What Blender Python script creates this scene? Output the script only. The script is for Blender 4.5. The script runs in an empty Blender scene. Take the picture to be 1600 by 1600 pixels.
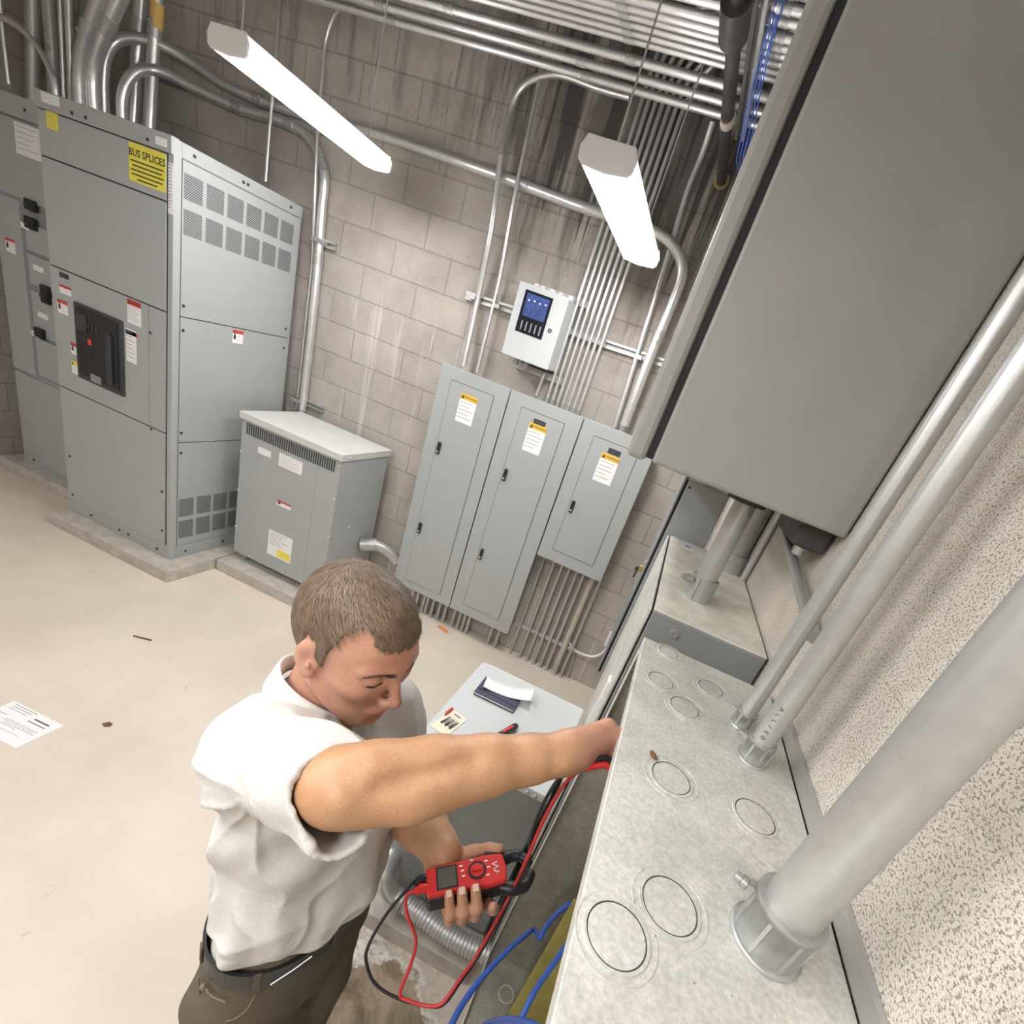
import bpy, bmesh, math, random
import numpy as np
from mathutils import Vector, Matrix
random.seed(7)
S = bpy.context.scene
COL = S.collection
# ---------------- camera ----------------
cd = bpy.data.cameras.new('camera'); cam = bpy.data.objects.new('camera', cd); COL.objects.link(cam)
cam.matrix_world = Matrix((
    (0.904455, -0.404982, 0.133982, -0.61938),
    (0.274987, 0.313430, -0.908925, -3.24878),
    (0.326104, 0.858925, 0.394848, 2.08925),
    (0, 0, 0, 1)))
cd.sensor_width = 36; cd.lens = 16.7060; cd.shift_x = -0.04002; cd.shift_y = 0.07086; cd.clip_start = 0.02; cd.clip_end = 60
S.camera = cam
# ---------------- light and exposure ----------------
w = bpy.data.worlds.new('world'); S.world = w; w.use_nodes = True
w.node_tree.nodes['Background'].inputs[0].default_value = (0.8, 0.82, 0.85, 1)
w.node_tree.nodes['Background'].inputs[1].default_value = 0.3
S.view_settings.view_transform = 'Standard'; S.view_settings.look = 'None'; S.view_settings.gamma = 1.0
S.view_settings.use_curve_mapping = False
S.view_settings.exposure = 0.38
LAMP = 30.0        # emission of the fixture lenses
S.cycles.max_bounces = 8
S.cycles.sample_clamp_indirect = 6

# ---------------- materials ----------------
def N(nt, t, **k):
    n = nt.nodes.new(t)
    for a, b in k.items():
        if a in n.inputs: n.inputs[a].default_value = b
        else: setattr(n, a, b)
    return n
MATS = {}
def mat(name, col, rough=0.5, metal=0.0, var=0.06, scale=8.0, bump=0.0, bscale=200.0, spec=0.5, emit=None):
    """plain procedural material: a base colour gently mottled by noise, optional fine bump"""
    m = bpy.data.materials.new(name); m.use_nodes = True; nt = m.node_tree
    b = nt.nodes['Principled BSDF']
    b.inputs['Roughness'].default_value = rough; b.inputs['Metallic'].default_value = metal
    b.inputs['Specular IOR Level'].default_value = spec
    tc = N(nt, 'ShaderNodeTexCoord')
    no = N(nt, 'ShaderNodeTexNoise', Scale=scale, Detail=4.0)
    nt.links.new(tc.outputs['Object'], no.inputs['Vector'])
    r = N(nt, 'ShaderNodeValToRGB')
    lo = [c * (1 - var) for c in col]; hi = [min(1, c * (1 + var)) for c in col]
    r.color_ramp.elements[0].position = .3; r.color_ramp.elements[1].position = .7
    r.color_ramp.elements[0].color = (*lo, 1); r.color_ramp.elements[1].color = (*hi, 1)
    nt.links.new(no.outputs['Fac'], r.inputs['Fac']); nt.links.new(r.outputs['Color'], b.inputs['Base Color'])
    if bump:
        n2 = N(nt, 'ShaderNodeTexNoise', Scale=bscale, Detail=3.0)
        nt.links.new(tc.outputs['Object'], n2.inputs['Vector'])
        bp = N(nt, 'ShaderNodeBump', Strength=bump, Distance=0.004)
        nt.links.new(n2.outputs['Fac'], bp.inputs['Height']); nt.links.new(bp.outputs['Normal'], b.inputs['Normal'])
    if emit:
        b.inputs['Emission Color'].default_value = (*emit[0], 1); b.inputs['Emission Strength'].default_value = emit[1]
    MATS[name] = m
    return m
M_grey = mat('enclosure_grey_paint', (.39, .41, .41), .42, var=.02, bump=.05, bscale=500)
M_grey2 = mat('dark_grey_paint', (.26, .27, .266), .45, var=.04, bump=.05, bscale=500)
M_taupe = mat('warm_grey_paint', (.34, .337, .318), .45, var=.03, bump=.08, bscale=420)
M_lgrey = mat('light_grey_paint', (.52, .545, .55), .45, var=.02)
M_galv = mat('galvanised_steel', (.50, .50, .485), .38, .55, var=.05, scale=45, bump=.05, bscale=140)
M_emt = mat('bright_conduit_steel', (.72, .72, .72), .33, .75, var=.07, scale=22)
M_zinc = mat('dull_zinc_casting', (.46, .47, .46), .42, .6, var=.12, scale=60, bump=.12, bscale=160)
M_strut = mat('strut_steel', (.55, .55, .54), .4, .6, var=.1)
M_black = mat('black_plastic', (.018, .018, .02), .4, var=.2)
M_gask = mat('black_gasket', (.02, .02, .022), .7, var=.2)
M_breaker = mat('charcoal_plastic', (.045, .047, .052), .45, var=.15)
M_steelblack = mat('black_steel_pipe', (.06, .055, .055), .5, .3, var=.3, scale=20)
M_seam = mat('seam_shadow_gap', (.06, .062, .063), .7)
M_white = mat('white_label', (.85, .85, .85), .5, var=.02)
M_ink = mat('grey_print', (.30, .30, .33), .6)
M_inkd = mat('dark_print', (.04, .04, .05), .6)
M_red = mat('red_label_print', (.62, .06, .04), .5)
M_yel = mat('yellow_label', (.80, .72, .08), .5, var=.03)
M_orange = mat('amber_label_print', (.85, .52, .06), .5)
M_blue = mat('blue_label', (.05, .08, .40), .5)
M_conc = mat('pad_concrete', (.50, .46, .41), .85, var=.16, scale=14, bump=.35, bscale=90)
M_lid = mat('dusty_white_lid', (.60, .60, .585), .55, var=.05)
M_lens = mat('lit_diffuser', (.9, .9, .9), .4, emit=((1.0, .985, .97), LAMP))
M_fixt = mat('white_fixture_enamel', (.82, .82, .82), .4, var=.01)
M_olive = mat('olive_primer', (.42, .37, .10), .5, var=.12, scale=20)
M_wire = mat('blue_wire_insulation', (.045, .14, .62), .35, var=.05)
M_pvc = mat('aged_pvc', (.50, .45, .38), .5, var=.12, scale=20)
M_whitep = mat('white_plastic', (.78, .77, .74), .45, var=.04)
M_tape = mat('yellow_tape', (.75, .50, .15), .5)
M_brass = mat('brass', (.55, .42, .18), .35, .8)

def block_wall(name, base, mortar, pit, axis='xz', stains=False, joint=.8):
    m = bpy.data.materials.new(name); m.use_nodes = True; nt = m.node_tree; L = nt.links.new
    b = nt.nodes['Principled BSDF']; b.inputs['Roughness'].default_value = .85; b.inputs['Specular IOR Level'].default_value = .25
    tc = N(nt, 'ShaderNodeTexCoord'); sp = N(nt, 'ShaderNodeSeparateXYZ'); L(tc.outputs['Object'], sp.inputs[0])
    cb = N(nt, 'ShaderNodeCombineXYZ'); L(sp.outputs['X' if axis == 'xz' else 'Y'], cb.inputs[0]); L(sp.outputs['Z'], cb.inputs[1])
    dn = N(nt, 'ShaderNodeTexNoise', Scale=30.0, Detail=2.0); L(tc.outputs['Object'], dn.inputs['Vector'])
    wob = N(nt, 'ShaderNodeVectorMath', operation='MULTIPLY_ADD'); L(dn.outputs['Color'], wob.inputs[0])
    wob.inputs[1].default_value = (.006, .006, 0); L(cb.outputs[0], wob.inputs[2])
    br = N(nt, 'ShaderNodeTexBrick', Scale=1.0)
    br.inputs['Mortar Size'].default_value = .006; br.inputs['Mortar Smooth'].default_value = .4
    br.inputs['Brick Width'].default_value = .41; br.inputs['Row Height'].default_value = .2055
    br.inputs['Bias'].default_value = 0.0
    br.inputs['Color1'].default_value = (*base, 1); br.inputs['Color2'].default_value = (*[c * .9 for c in base], 1)
    br.inputs['Mortar'].default_value = (*mortar, 1)
    L(wob.outputs[0], br.inputs['Vector'])
    no = N(nt, 'ShaderNodeTexNoise', Scale=2.2, Detail=6.0, Roughness=.65); L(tc.outputs['Object'], no.inputs['Vector'])
    mx = N(nt, 'ShaderNodeMix', data_type='RGBA', blend_type='MULTIPLY'); mx.inputs[0].default_value = 1
    rp = N(nt, 'ShaderNodeValToRGB'); rp.color_ramp.elements[0].color = (.72, .71, .70, 1); rp.color_ramp.elements[1].color = (1.08, 1.07, 1.05, 1)
    rp.color_ramp.elements[0].position = .3; rp.color_ramp.elements[1].position = .68
    L(no.outputs['Fac'], rp.inputs[0]); L(br.outputs['Color'], mx.inputs[6]); L(rp.outputs[0], mx.inputs[7])
    col = mx.outputs[2]
    # pits of the rough block face, the shade inside them put into the colour
    pn = N(nt, 'ShaderNodeTexNoise', Scale=pit[0], Detail=3.0, Roughness=.7)
    mp = N(nt, 'ShaderNodeMapping'); mp.inputs['Scale'].default_value = (1, .8, 1.15) if axis == 'yz' else (1, 1, 1.2)
    L(tc.outputs['Object'], mp.inputs[0]); L(mp.outputs[0], pn.inputs['Vector'])
    pr = N(nt, 'ShaderNodeValToRGB'); pr.color_ramp.elements[0].position = pit[1]; pr.color_ramp.elements[1].position = pit[1] + .1
    pr.color_ramp.elements[0].color = (0, 0, 0, 1); pr.color_ramp.elements[1].color = (1, 1, 1, 1)
    L(pn.outputs['Fac'], pr.inputs[0])
    mp2 = N(nt, 'ShaderNodeMix', data_type='RGBA', blend_type='MIX'); L(pr.outputs[0], mp2.inputs[0])
    dk = N(nt, 'ShaderNodeMix', data_type='RGBA', blend_type='MULTIPLY'); dk.inputs[0].default_value = 1
    L(col, dk.inputs[6]); dk.inputs[7].default_value = (pit[2], pit[2] * .97, pit[2] * .93, 1)
    L(dk.outputs[2], mp2.inputs[6]); L(col, mp2.inputs[7]); col = mp2.outputs[2]
    if stains:
        # water streaks: noise stretched hard along the height, strongest high on the wall and at the right
        ms = N(nt, 'ShaderNodeMapping'); ms.inputs['Scale'].default_value = (4.5, 1, .55); L(tc.outputs['Object'], ms.inputs[0])
        sn = N(nt, 'ShaderNodeTexNoise', Scale=1.6, Detail=5.0, Roughness=.7); L(ms.outputs[0], sn.inputs['Vector'])
        big = N(nt, 'ShaderNodeTexNoise', Scale=.9, Detail=2.0); L(tc.outputs['Object'], big.inputs['Vector'])
        hz = N(nt, 'ShaderNodeMapRange'); hz.inputs[1].default_value = 1.9; hz.inputs[2].default_value = 3.2; hz.inputs[3].default_value = -.12; hz.inputs[4].default_value = .30
        L(sp.outputs['Z'], hz.inputs[0])
        hx = N(nt, 'ShaderNodeMapRange'); hx.inputs[1].default_value = -2.9; hx.inputs[2].default_value = -1.9; hx.inputs[3].default_value = -.22; hx.inputs[4].default_value = .02
        L(sp.outputs['X'], hx.inputs[0])
        a1 = N(nt, 'ShaderNodeMath', operation='ADD'); L(sn.outputs['Fac'], a1.inputs[0]); L(hz.outputs[0], a1.inputs[1])
        a2 = N(nt, 'ShaderNodeMath', operation='ADD'); L(a1.outputs[0], a2.inputs[0]); L(hx.outputs[0], a2.inputs[1])
        sr = N(nt, 'ShaderNodeValToRGB'); sr.color_ramp.elements[0].position = .60; sr.color_ramp.elements[1].position = .82
        sr.color_ramp.elements[0].color = (0, 0, 0, 1); sr.color_ramp.elements[1].color = (.85, .85, .85, 1)
        L(a2.outputs[0], sr.inputs[0])
        mk = N(nt, 'ShaderNodeMix', data_type='RGBA'); L(sr.outputs[0], mk.inputs[0]); L(col, mk.inputs[6]); mk.inputs[7].default_value = (.10, .088, .080, 1)
        col = mk.outputs[2]
        # thin black rivulets
        ms3 = N(nt, 'ShaderNodeMapping'); ms3.inputs['Scale'].default_value = (17, 1, .6); L(tc.outputs['Object'], ms3.inputs[0])
        s3 = N(nt, 'ShaderNodeTexNoise', Scale=1.3, Detail=3.0); L(ms3.outputs[0], s3.inputs['Vector'])
        a5 = N(nt, 'ShaderNodeMath', operation='ADD'); L(s3.outputs['Fac'], a5.inputs[0]); L(hz.outputs[0], a5.inputs[1])
        a6 = N(nt, 'ShaderNodeMath', operation='ADD'); L(a5.outputs[0], a6.inputs[0]); L(hx.outputs[0], a6.inputs[1])
        r3 = N(nt, 'ShaderNodeValToRGB'); r3.color_ramp.elements[0].position = .80; r3.color_ramp.elements[1].position = .86
        r3.color_ramp.elements[0].color = (0, 0, 0, 1); r3.color_ramp.elements[1].color = (.8, .8, .8, 1); L(a6.outputs[0], r3.inputs[0])
        mk3 = N(nt, 'ShaderNodeMix', data_type='RGBA'); L(r3.outputs[0], mk3.inputs[0]); L(col, mk3.inputs[6]); mk3.inputs[7].default_value = (.05, .045, .04, 1)
        col = mk3.outputs[2]
        # chalky efflorescence lower down
        ms2 = N(nt, 'ShaderNodeMapping'); ms2.inputs['Scale'].default_value = (6, 1, .35); ms2.inputs['Location'].default_value = (3.1, 0, 5); L(tc.outputs['Object'], ms2.inputs[0])
        s2 = N(nt, 'ShaderNodeTexNoise', Scale=1.5, Detail=6.0, Roughness=.6); L(ms2.outputs[0], s2.inputs['Vector'])
        h2 = N(nt, 'ShaderNodeMapRange'); h2.inputs[1].default_value = 2.5; h2.inputs[2].default_value = 2.0; h2.inputs[3].default_value = -.3; h2.inputs[4].default_value = 0
        L(sp.outputs['Z'], h2.inputs[0])
        a3 = N(nt, 'ShaderNodeMath', operation='ADD'); L(s2.outputs['Fac'], a3.inputs[0]); L(h2.outputs[0], a3.inputs[1])
        r2 = N(nt, 'ShaderNodeValToRGB'); r2.color_ramp.elements[0].position = .57; r2.color_ramp.elements[1].position = .66
        r2.color_ramp.elements[0].color = (0, 0, 0, 1); r2.color_ramp.elements[1].color = (.75, .75, .75, 1); L(a3.outputs[0], r2.inputs[0])
        m2 = N(nt, 'ShaderNodeMix', data_type='RGBA'); L(r2.outputs[0], m2.inputs[0]); L(col, m2.inputs[6]); m2.inputs[7].default_value = (.66, .63, .57, 1)
        col = m2.outputs[2]
    L(col, b.inputs['Base Color'])
    # relief: recessed joints and pits
    inv = N(nt, 'ShaderNodeMath', operation='MULTIPLY_ADD'); L(br.outputs['Fac'], inv.inputs[0]); inv.inputs[1].default_value = -joint; inv.inputs[2].default_value = 1
    ad = N(nt, 'ShaderNodeMath', operation='MULTIPLY_ADD'); L(pr.outputs[0], ad.inputs[0]); ad.inputs[1].default_value = pit[3]; L(inv.outputs[0], ad.inputs[2])
    fn = N(nt, 'ShaderNodeTexNoise', Scale=pit[0] * 1.6, Detail=4.0); L(tc.outputs['Object'], fn.inputs['Vector'])
    ad2 = N(nt, 'ShaderNodeMath', operation='MULTIPLY_ADD'); L(fn.outputs['Fac'], ad2.inputs[0]); ad2.inputs[1].default_value = .35; L(ad.outputs[0], ad2.inputs[2])
    bp = N(nt, 'ShaderNodeBump', Strength=.7, Distance=.006); L(ad2.outputs[0], bp.inputs['Height']); L(bp.outputs[0], b.inputs['Normal'])
    return m
M_back = block_wall('grey_block_wall', (.505, .468, .432), (.39, .365, .335), (60, .30, .7, .25), 'xz', True)
M_right = block_wall('pitted_painted_block', (.88, .83, .75), (.82, .77, .68), (300, .362, .50, .8), 'yz', False, .35)
M_left = block_wall('plain_block_wall', (.46, .425, .39), (.36, .33, .30), (60, .30, .7, .25), 'yz', False)

def floor_mat():
    m = bpy.data.materials.new('worn_concrete_floor'); m.use_nodes = True; nt = m.node_tree; L = nt.links.new
    b = nt.nodes['Principled BSDF']; b.inputs['Roughness'].default_value = .7; b.inputs['Specular IOR Level'].default_value = .3
    tc = N(nt, 'ShaderNodeTexCoord')
    n1 = N(nt, 'ShaderNodeTexNoise', Scale=1.4, Detail=8.0, Roughness=.6); L(tc.outputs['Object'], n1.inputs['Vector'])
    r1 = N(nt, 'ShaderNodeValToRGB'); r1.color_ramp.elements[0].color = (.63, .555, .465, 1); r1.color_ramp.elements[1].color = (.735, .655, .56, 1)
    r1.color_ramp.elements[0].position = .35; r1.color_ramp.elements[1].position = .65; L(n1.outputs['Fac'], r1.inputs[0])
    # scuffs and chips
    n2 = N(nt, 'ShaderNodeTexNoise', Scale=7.0, Detail=8.0, Roughness=.72, Distortion=.8); L(tc.outputs['Object'], n2.inputs['Vector'])
    r2 = N(nt, 'ShaderNodeValToRGB'); r2.color_ramp.elements[0].position = .655; r2.color_ramp.elements[1].position = .74
    r2.color_ramp.elements[0].color = (0, 0, 0, 1); r2.color_ramp.elements[1].color = (.75, .75, .75, 1); L(n2.outputs['Fac'], r2.inputs[0])
    m1 = N(nt, 'ShaderNodeMix', data_type='RGBA'); L(r2.outputs[0], m1.inputs[0]); L(r1.outputs[0], m1.inputs[6]); m1.inputs[7].default_value = (.33, .25, .18, 1)
    # bare worn patch beside the pad: brown old concrete with flaking white paint
    sp = N(nt, 'ShaderNodeSeparateXYZ'); L(tc.outputs['Object'], sp.inputs[0])
    dx = N(nt, 'ShaderNodeVectorMath', operation='SUBTRACT'); L(tc.outputs['Object'], dx.inputs[0]); dx.inputs[1].default_value = (-.86, -2.48, 0)
    dm = N(nt, 'ShaderNodeVectorMath', operation='MULTIPLY'); L(dx.outputs[0], dm.inputs[0]); dm.inputs[1].default_value = (2.4, 3.4, 0)
    ln = N(nt, 'ShaderNodeVectorMath', operation='LENGTH'); L(dm.outputs[0], ln.inputs[0])
    n3 = N(nt, 'ShaderNodeTexNoise', Scale=6.0, Detail=7.0, Roughness=.7); L(tc.outputs['Object'], n3.inputs['Vector'])
    ad = N(nt, 'ShaderNodeMath', operation='MULTIPLY_ADD'); L(n3.outputs['Fac'], ad.inputs[0]); ad.inputs[1].default_value = 1.3; L(ln.outputs['Value'], ad.inputs[2])
    r3 = N(nt, 'ShaderNodeValToRGB'); r3.color_ramp.elements[0].position = .0; r3.color_ramp.elements[1].position = 1.0
    e = r3.color_ramp.elements; e[0].color = (1, 1, 1, 1); e[1].color = (0, 0, 0, 1)
    mr = N(nt, 'ShaderNodeMapRange'); mr.inputs[1].default_value = 1.45; mr.inputs[2].default_value = 1.6; mr.inputs[3].default_value = 1; mr.inputs[4].default_value = 0
    L(ad.outputs[0], mr.inputs[0])
    m2 = N(nt, 'ShaderNodeMix', data_type='RGBA'); L(mr.outputs[0], m2.inputs[0]); L(m1.outputs[2], m2.inputs[6])
    r4 = N(nt, 'ShaderNodeValToRGB'); r4.color_ramp.elements[0].position = .38; r4.color_ramp.elements[1].position = .60
    r4.color_ramp.elements[0].color = (.20, .15, .10, 1); r4.color_ramp.elements[1].color = (.44, .36, .26, 1); L(n2.outputs['Fac'], r4.inputs[0])
    L(r4.outputs[0], m2.inputs[7])
    mr2 = N(nt, 'ShaderNodeMapRange'); mr2.inputs[1].default_value = 1.36; mr2.inputs[2].default_value = 1.44; L(ad.outputs[0], mr2.inputs[0])
    mr3 = N(nt, 'ShaderNodeMapRange'); mr3.inputs[1].default_value = 1.55; mr3.inputs[2].default_value = 1.46; L(ad.outputs[0], mr3.inputs[0])
    mm = N(nt, 'ShaderNodeMath', operation='MULTIPLY'); L(mr2.outputs[0], mm.inputs[0]); L(mr3.outputs[0], mm.inputs[1])
    m3 = N(nt, 'ShaderNodeMix', data_type='RGBA'); L(mm.outputs[0], m3.inputs[0]); L(m2.outputs[2], m3.inputs[6]); m3.inputs[7].default_value = (.80, .77, .72, 1)
    L(m3.outputs[2], b.inputs['Base Color'])
    bp = N(nt, 'ShaderNodeBump', Strength=.35, Distance=.004); n5 = N(nt, 'ShaderNodeTexNoise', Scale=55.0, Detail=5.0); L(tc.outputs['Object'], n5.inputs['Vector'])
    s5 = N(nt, 'ShaderNodeMath', operation='MULTIPLY_ADD'); L(r2.outputs[0], s5.inputs[0]); s5.inputs[1].default_value = -1.2; L(n5.outputs['Fac'], s5.inputs[2])
    L(s5.outputs[0], bp.inputs['Height']); L(bp.outputs[0], b.inputs['Normal'])
    return m
M_floor = floor_mat()

def spangle(name, c1, c2, rough, metal, dirt=None):
    m = bpy.data.materials.new(name); m.use_nodes = True; nt = m.node_tree; L = nt.links.new
    b = nt.nodes['Principled BSDF']; b.inputs['Roughness'].default_value = rough; b.inputs['Metallic'].default_value = metal
    tc = N(nt, 'ShaderNodeTexCoord')
    v = N(nt, 'ShaderNodeTexNoise', Scale=160.0, Detail=3.0, Roughness=.7); L(tc.outputs['Object'], v.inputs['Vector'])
    r = N(nt, 'ShaderNodeValToRGB'); r.color_ramp.elements[0].color = (*c1, 1); r.color_ramp.elements[1].color = (*c2, 1)
    r.color_ramp.elements[0].position = .35; r.color_ramp.elements[1].position = .65
    L(v.outputs['Fac'], r.inputs[0]); col = r.outputs[0]
    n = N(nt, 'ShaderNodeTexNoise', Scale=9.0, Detail=6.0, Roughness=.7); L(tc.outputs['Object'], n.inputs['Vector'])
    r2 = N(nt, 'ShaderNodeValToRGB'); r2.color_ramp.elements[0].color = (.8, .79, .77, 1); r2.color_ramp.elements[1].color = (1.06, 1.06, 1.04, 1)
    r2.color_ramp.elements[0].position = .35; r2.color_ramp.elements[1].position = .62
    L(n.outputs['Fac'], r2.inputs[0])
    mx = N(nt, 'ShaderNodeMix', data_type='RGBA', blend_type='MULTIPLY'); mx.inputs[0].default_value = 1; L(col, mx.inputs[6]); L(r2.outputs[0], mx.inputs[7]); col = mx.outputs[2]
    if dirt:
        d = N(nt, 'ShaderNodeTexNoise', Scale=75.0, Detail=4.0, Roughness=.75); L(tc.outputs['Object'], d.inputs['Vector'])
        dr = N(nt, 'ShaderNodeValToRGB'); dr.color_ramp.elements[0].position = .70; dr.color_ramp.elements[1].position = .74
        dr.color_ramp.elements[0].color = (0, 0, 0, 1); dr.color_ramp.elements[1].color = (.8, .8, .8, 1); L(d.outputs['Fac'], dr.inputs[0])
        m2 = N(nt, 'ShaderNodeMix', data_type='RGBA'); L(dr.outputs[0], m2.inputs[0]); L(col, m2.inputs[6]); m2.inputs[7].default_value = (*dirt, 1); col = m2.outputs[2]
    L(col, b.inputs['Base Color'])
    bp = N(nt, 'ShaderNodeBump', Strength=.08, Distance=.002); L(v.outputs['Fac'], bp.inputs['Height']); L(bp.outputs[0], b.inputs['Normal'])
    return m
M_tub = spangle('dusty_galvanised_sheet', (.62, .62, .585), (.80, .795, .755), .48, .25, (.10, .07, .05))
M_tubshade = spangle('shaded_galvanised_sheet', (.30, .29, .24), (.40, .385, .33), .5, .2)  # shade inside the open cabinet, put into a darker, browner sheet colour
M_dusty = spangle('dust_covered_top', (.76, .74, .66), (.90, .87, .78), .7, .05, (.16, .12, .08))

# ---------------- mesh helpers ----------------
def wloc(o):
    v = Vector((0, 0, 0))
    while o: v += Vector(o.location); o = o.parent
    return v
class MB:
    """collects shapes in world coordinates; build() links them as ONE mesh object"""
    def __init__(s): s.v = []; s.f = []; s.sm = []; s.mi = []; s.cur = 0
    def add(s, vs, fs, smooth=False):
        o = len(s.v); s.v += [tuple(x) for x in vs]
        for f in fs: s.f.append([i + o for i in f]); s.sm.append(smooth); s.mi.append(s.cur)
        return s
    def box(s, a, b):
        x0, x1 = sorted((a[0], b[0])); y0, y1 = sorted((a[1], b[1])); z0, z1 = sorted((a[2], b[2]))
        v = [(x0, y0, z0), (x1, y0, z0), (x1, y1, z0), (x0, y1, z0), (x0, y0, z1), (x1, y0, z1), (x1, y1, z1), (x0, y1, z1)]
        return s.add(v, [(0, 3, 2, 1), (4, 5, 6, 7), (0, 1, 5, 4), (1, 2, 6, 5), (2, 3, 7, 6), (3, 0, 4, 7)])
    def obox(s, c, ax, ay, az, hx, hy, hz):
        c, ax, ay, az = map(Vector, (c, ax, ay, az)); v = []
        for k in (-1, 1):
            for j in (-1, 1):
                for i in (-1, 1): v.append(c + ax * hx * i + ay * hy * j + az * hz * k)
        return s.add(v, [(0, 2, 3, 1), (4, 5, 7, 6), (0, 1, 5, 4), (1, 3, 7, 5), (3, 2, 6, 7), (2, 0, 4, 6)])
    def prism(s, poly, d, smooth=False):
        """closed polygon (list of points) pushed along vector d"""
        n = len(poly); d = Vector(d); P = [Vector(q) for q in poly]
        v = P + [q + d for q in P]
        f = [tuple(reversed(range(n))), tuple(range(n, 2 * n))] + [(i, (i + 1) % n, n + (i + 1) % n, n + i) for i in range(n)]
        return s.add(v, f, smooth)
    def tube(s, path, r, n=14, caps=True, squash=None, smooth=True):
        P = [Vector(q) for q in path]; m = len(P)
        R = [r] * m if not hasattr(r, '__len__') else list(r)
        T = [(P[min(i + 1, m - 1)] - P[max(i - 1, 0)]).normalized() for i in range(m)]
        a = Vector((0, 0, 1)) if abs(T[0].z) < .9 else Vector((1, 0, 0))
        u = T[0].cross(a).normalized(); vs = []
        for i in range(m):
            u = (u - T[i] * u.dot(T[i])).normalized(); w_ = T[i].cross(u)
            for k in range(n):
                th = 2 * math.pi * k / n
                vs.append(P[i] + (u * math.cos(th) + w_ * math.sin(th)) * R[i])
        fs = [(i * n + k, i * n + (k + 1) % n, (i + 1) * n + (k + 1) % n, (i + 1) * n + k) for i in range(m - 1) for k in range(n)]
        s.add(vs, fs, smooth)
        if caps: s.add(vs[:n], [tuple(reversed(range(n)))]); s.add(vs[-n:], [tuple(range(n))])
        return s
    def ring(s, c, nrm, r0, r1, h, n=28):
        """flat washer with thickness h along nrm"""
        c, nrm = Vector(c), Vector(nrm).normalized(); a = nrm.orthogonal().normalized(); b = nrm.cross(a); v = []
        for (r, z) in ((r1, 0), (r1, h), (r0, h), (r0, 0)):
            for k in range(n):
                t = 2 * math.pi * k / n; v.append(c + (a * math.cos(t) + b * math.sin(t)) * r + nrm * z)
        f = [(j * n + k, j * n + (k + 1) % n, (j + 1) * n + (k + 1) % n, (j + 1) * n + k) for j in range(3) for k in range(n)]
        return s.add(v, f, False)
    def disc(s, c, nrm, r, h, n=16):
        c, nrm = Vector(c), Vector(nrm).normalized(); a = nrm.orthogonal().normalized(); b = nrm.cross(a)
        return s.prism([c + (a * math.cos(2 * math.pi * k / n) + b * math.sin(2 * math.pi * k / n)) * r for k in range(n)], nrm * h)
    def ball(s, c, r, n=10, sc=(1, 1, 1)):
        c = Vector(c); v = []; m = n // 2 + 1
        for i in range(m + 1):
            ph = math.pi * i / m
            for k in range(n):
                th = 2 * math.pi * k / n
                v.append(c + Vector((math.sin(ph) * math.cos(th) * sc[0], math.sin(ph) * math.sin(th) * sc[1], math.cos(ph) * sc[2])) * r)
        return s.add(v, [(i * n + k, (i + 1) * n + k, (i + 1) * n + (k + 1) % n, i * n + (k + 1) % n) for i in range(m) for k in range(n)], True)
    def build(s, name, mats, parent=None, bevel=0.0, seg=2):
        if not isinstance(mats, (list, tuple)): mats = [mats]
        me = bpy.data.meshes.new(name)
        off = wloc(parent) if parent else Vector((0, 0, 0))
        me.from_pydata([tuple(Vector(q) - off) for q in s.v], [], s.f)
        for m in mats: me.materials.append(m)
        me.polygons.foreach_set('use_smooth', s.sm); me.polygons.foreach_set('material_index', s.mi); me.update()
        o = bpy.data.objects.new(name, me); COL.objects.link(o)
        if parent: o.parent = parent
        if bevel:
            b = o.modifiers.new('bevel', 'BEVEL'); b.width = bevel; b.segments = seg; b.limit_method = 'ANGLE'; b.angle_limit = .9
        return o
def tag(o, label, cat, group=None, kind=None):
    o['label'] = label; o['category'] = cat
    if group: o['group'] = group
    if kind: o['kind'] = kind
    return o
def thing(name, loc, label, cat, group=None):
    o = bpy.data.objects.new(name, None); COL.objects.link(o); o.location = loc; o.empty_display_size = .05
    return tag(o, label, cat, group)
def struct(o): o['kind'] = 'structure'; return o
def base(top, label, cat, kind=None, group=None): return tag(top, label, cat, group, kind)
def recenter(o):
    """put a single-mesh thing's origin at its own base"""
    me = o.data; n = len(me.vertices); a = np.empty(n * 3); me.vertices.foreach_get('co', a); a = a.reshape(-1, 3)
    c = np.array([(a[:, 0].min() + a[:, 0].max()) / 2, (a[:, 1].min() + a[:, 1].max()) / 2, a[:, 2].min()])
    me.vertices.foreach_set('co', (a - c).ravel()); o.location = Vector(o.location) + Vector(c); me.update(); return o
def spline(pts, n=8):
    P = [Vector(q) for q in pts]; P = [P[0] * 2 - P[1]] + P + [P[-1] * 2 - P[-2]]; out = []
    for i in range(1, len(P) - 2):
        for k in range(n):
            t = k / n; a, b, c, d = P[i - 1:i + 3]
            out.append(.5 * ((2 * b) + (c - a) * t + (2 * a - 5 * b + 4 * c - d) * t * t + (3 * b - a - 3 * c + d) * t ** 3))
    out.append(P[-2]); return out
def bent(pts, r, n=6):
    """straight runs joined by round bends of radius r"""
    P = [Vector(q) for q in pts]; out = [P[0]]
    for i in range(1, len(P) - 1):
        a, b, c = P[i - 1:i + 2]; d1 = (a - b); d2 = (c - b)
        k = min(r, d1.length * .48, d2.length * .48); p = b + d1.normalized() * k; q = b + d2.normalized() * k
        for j in range(n + 1):
            t = j / n; out.append(p * (1 - t) ** 2 + b * 2 * t * (1 - t) + q * t * t)
    out.append(P[-1]); return out
_fonts = {}
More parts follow.
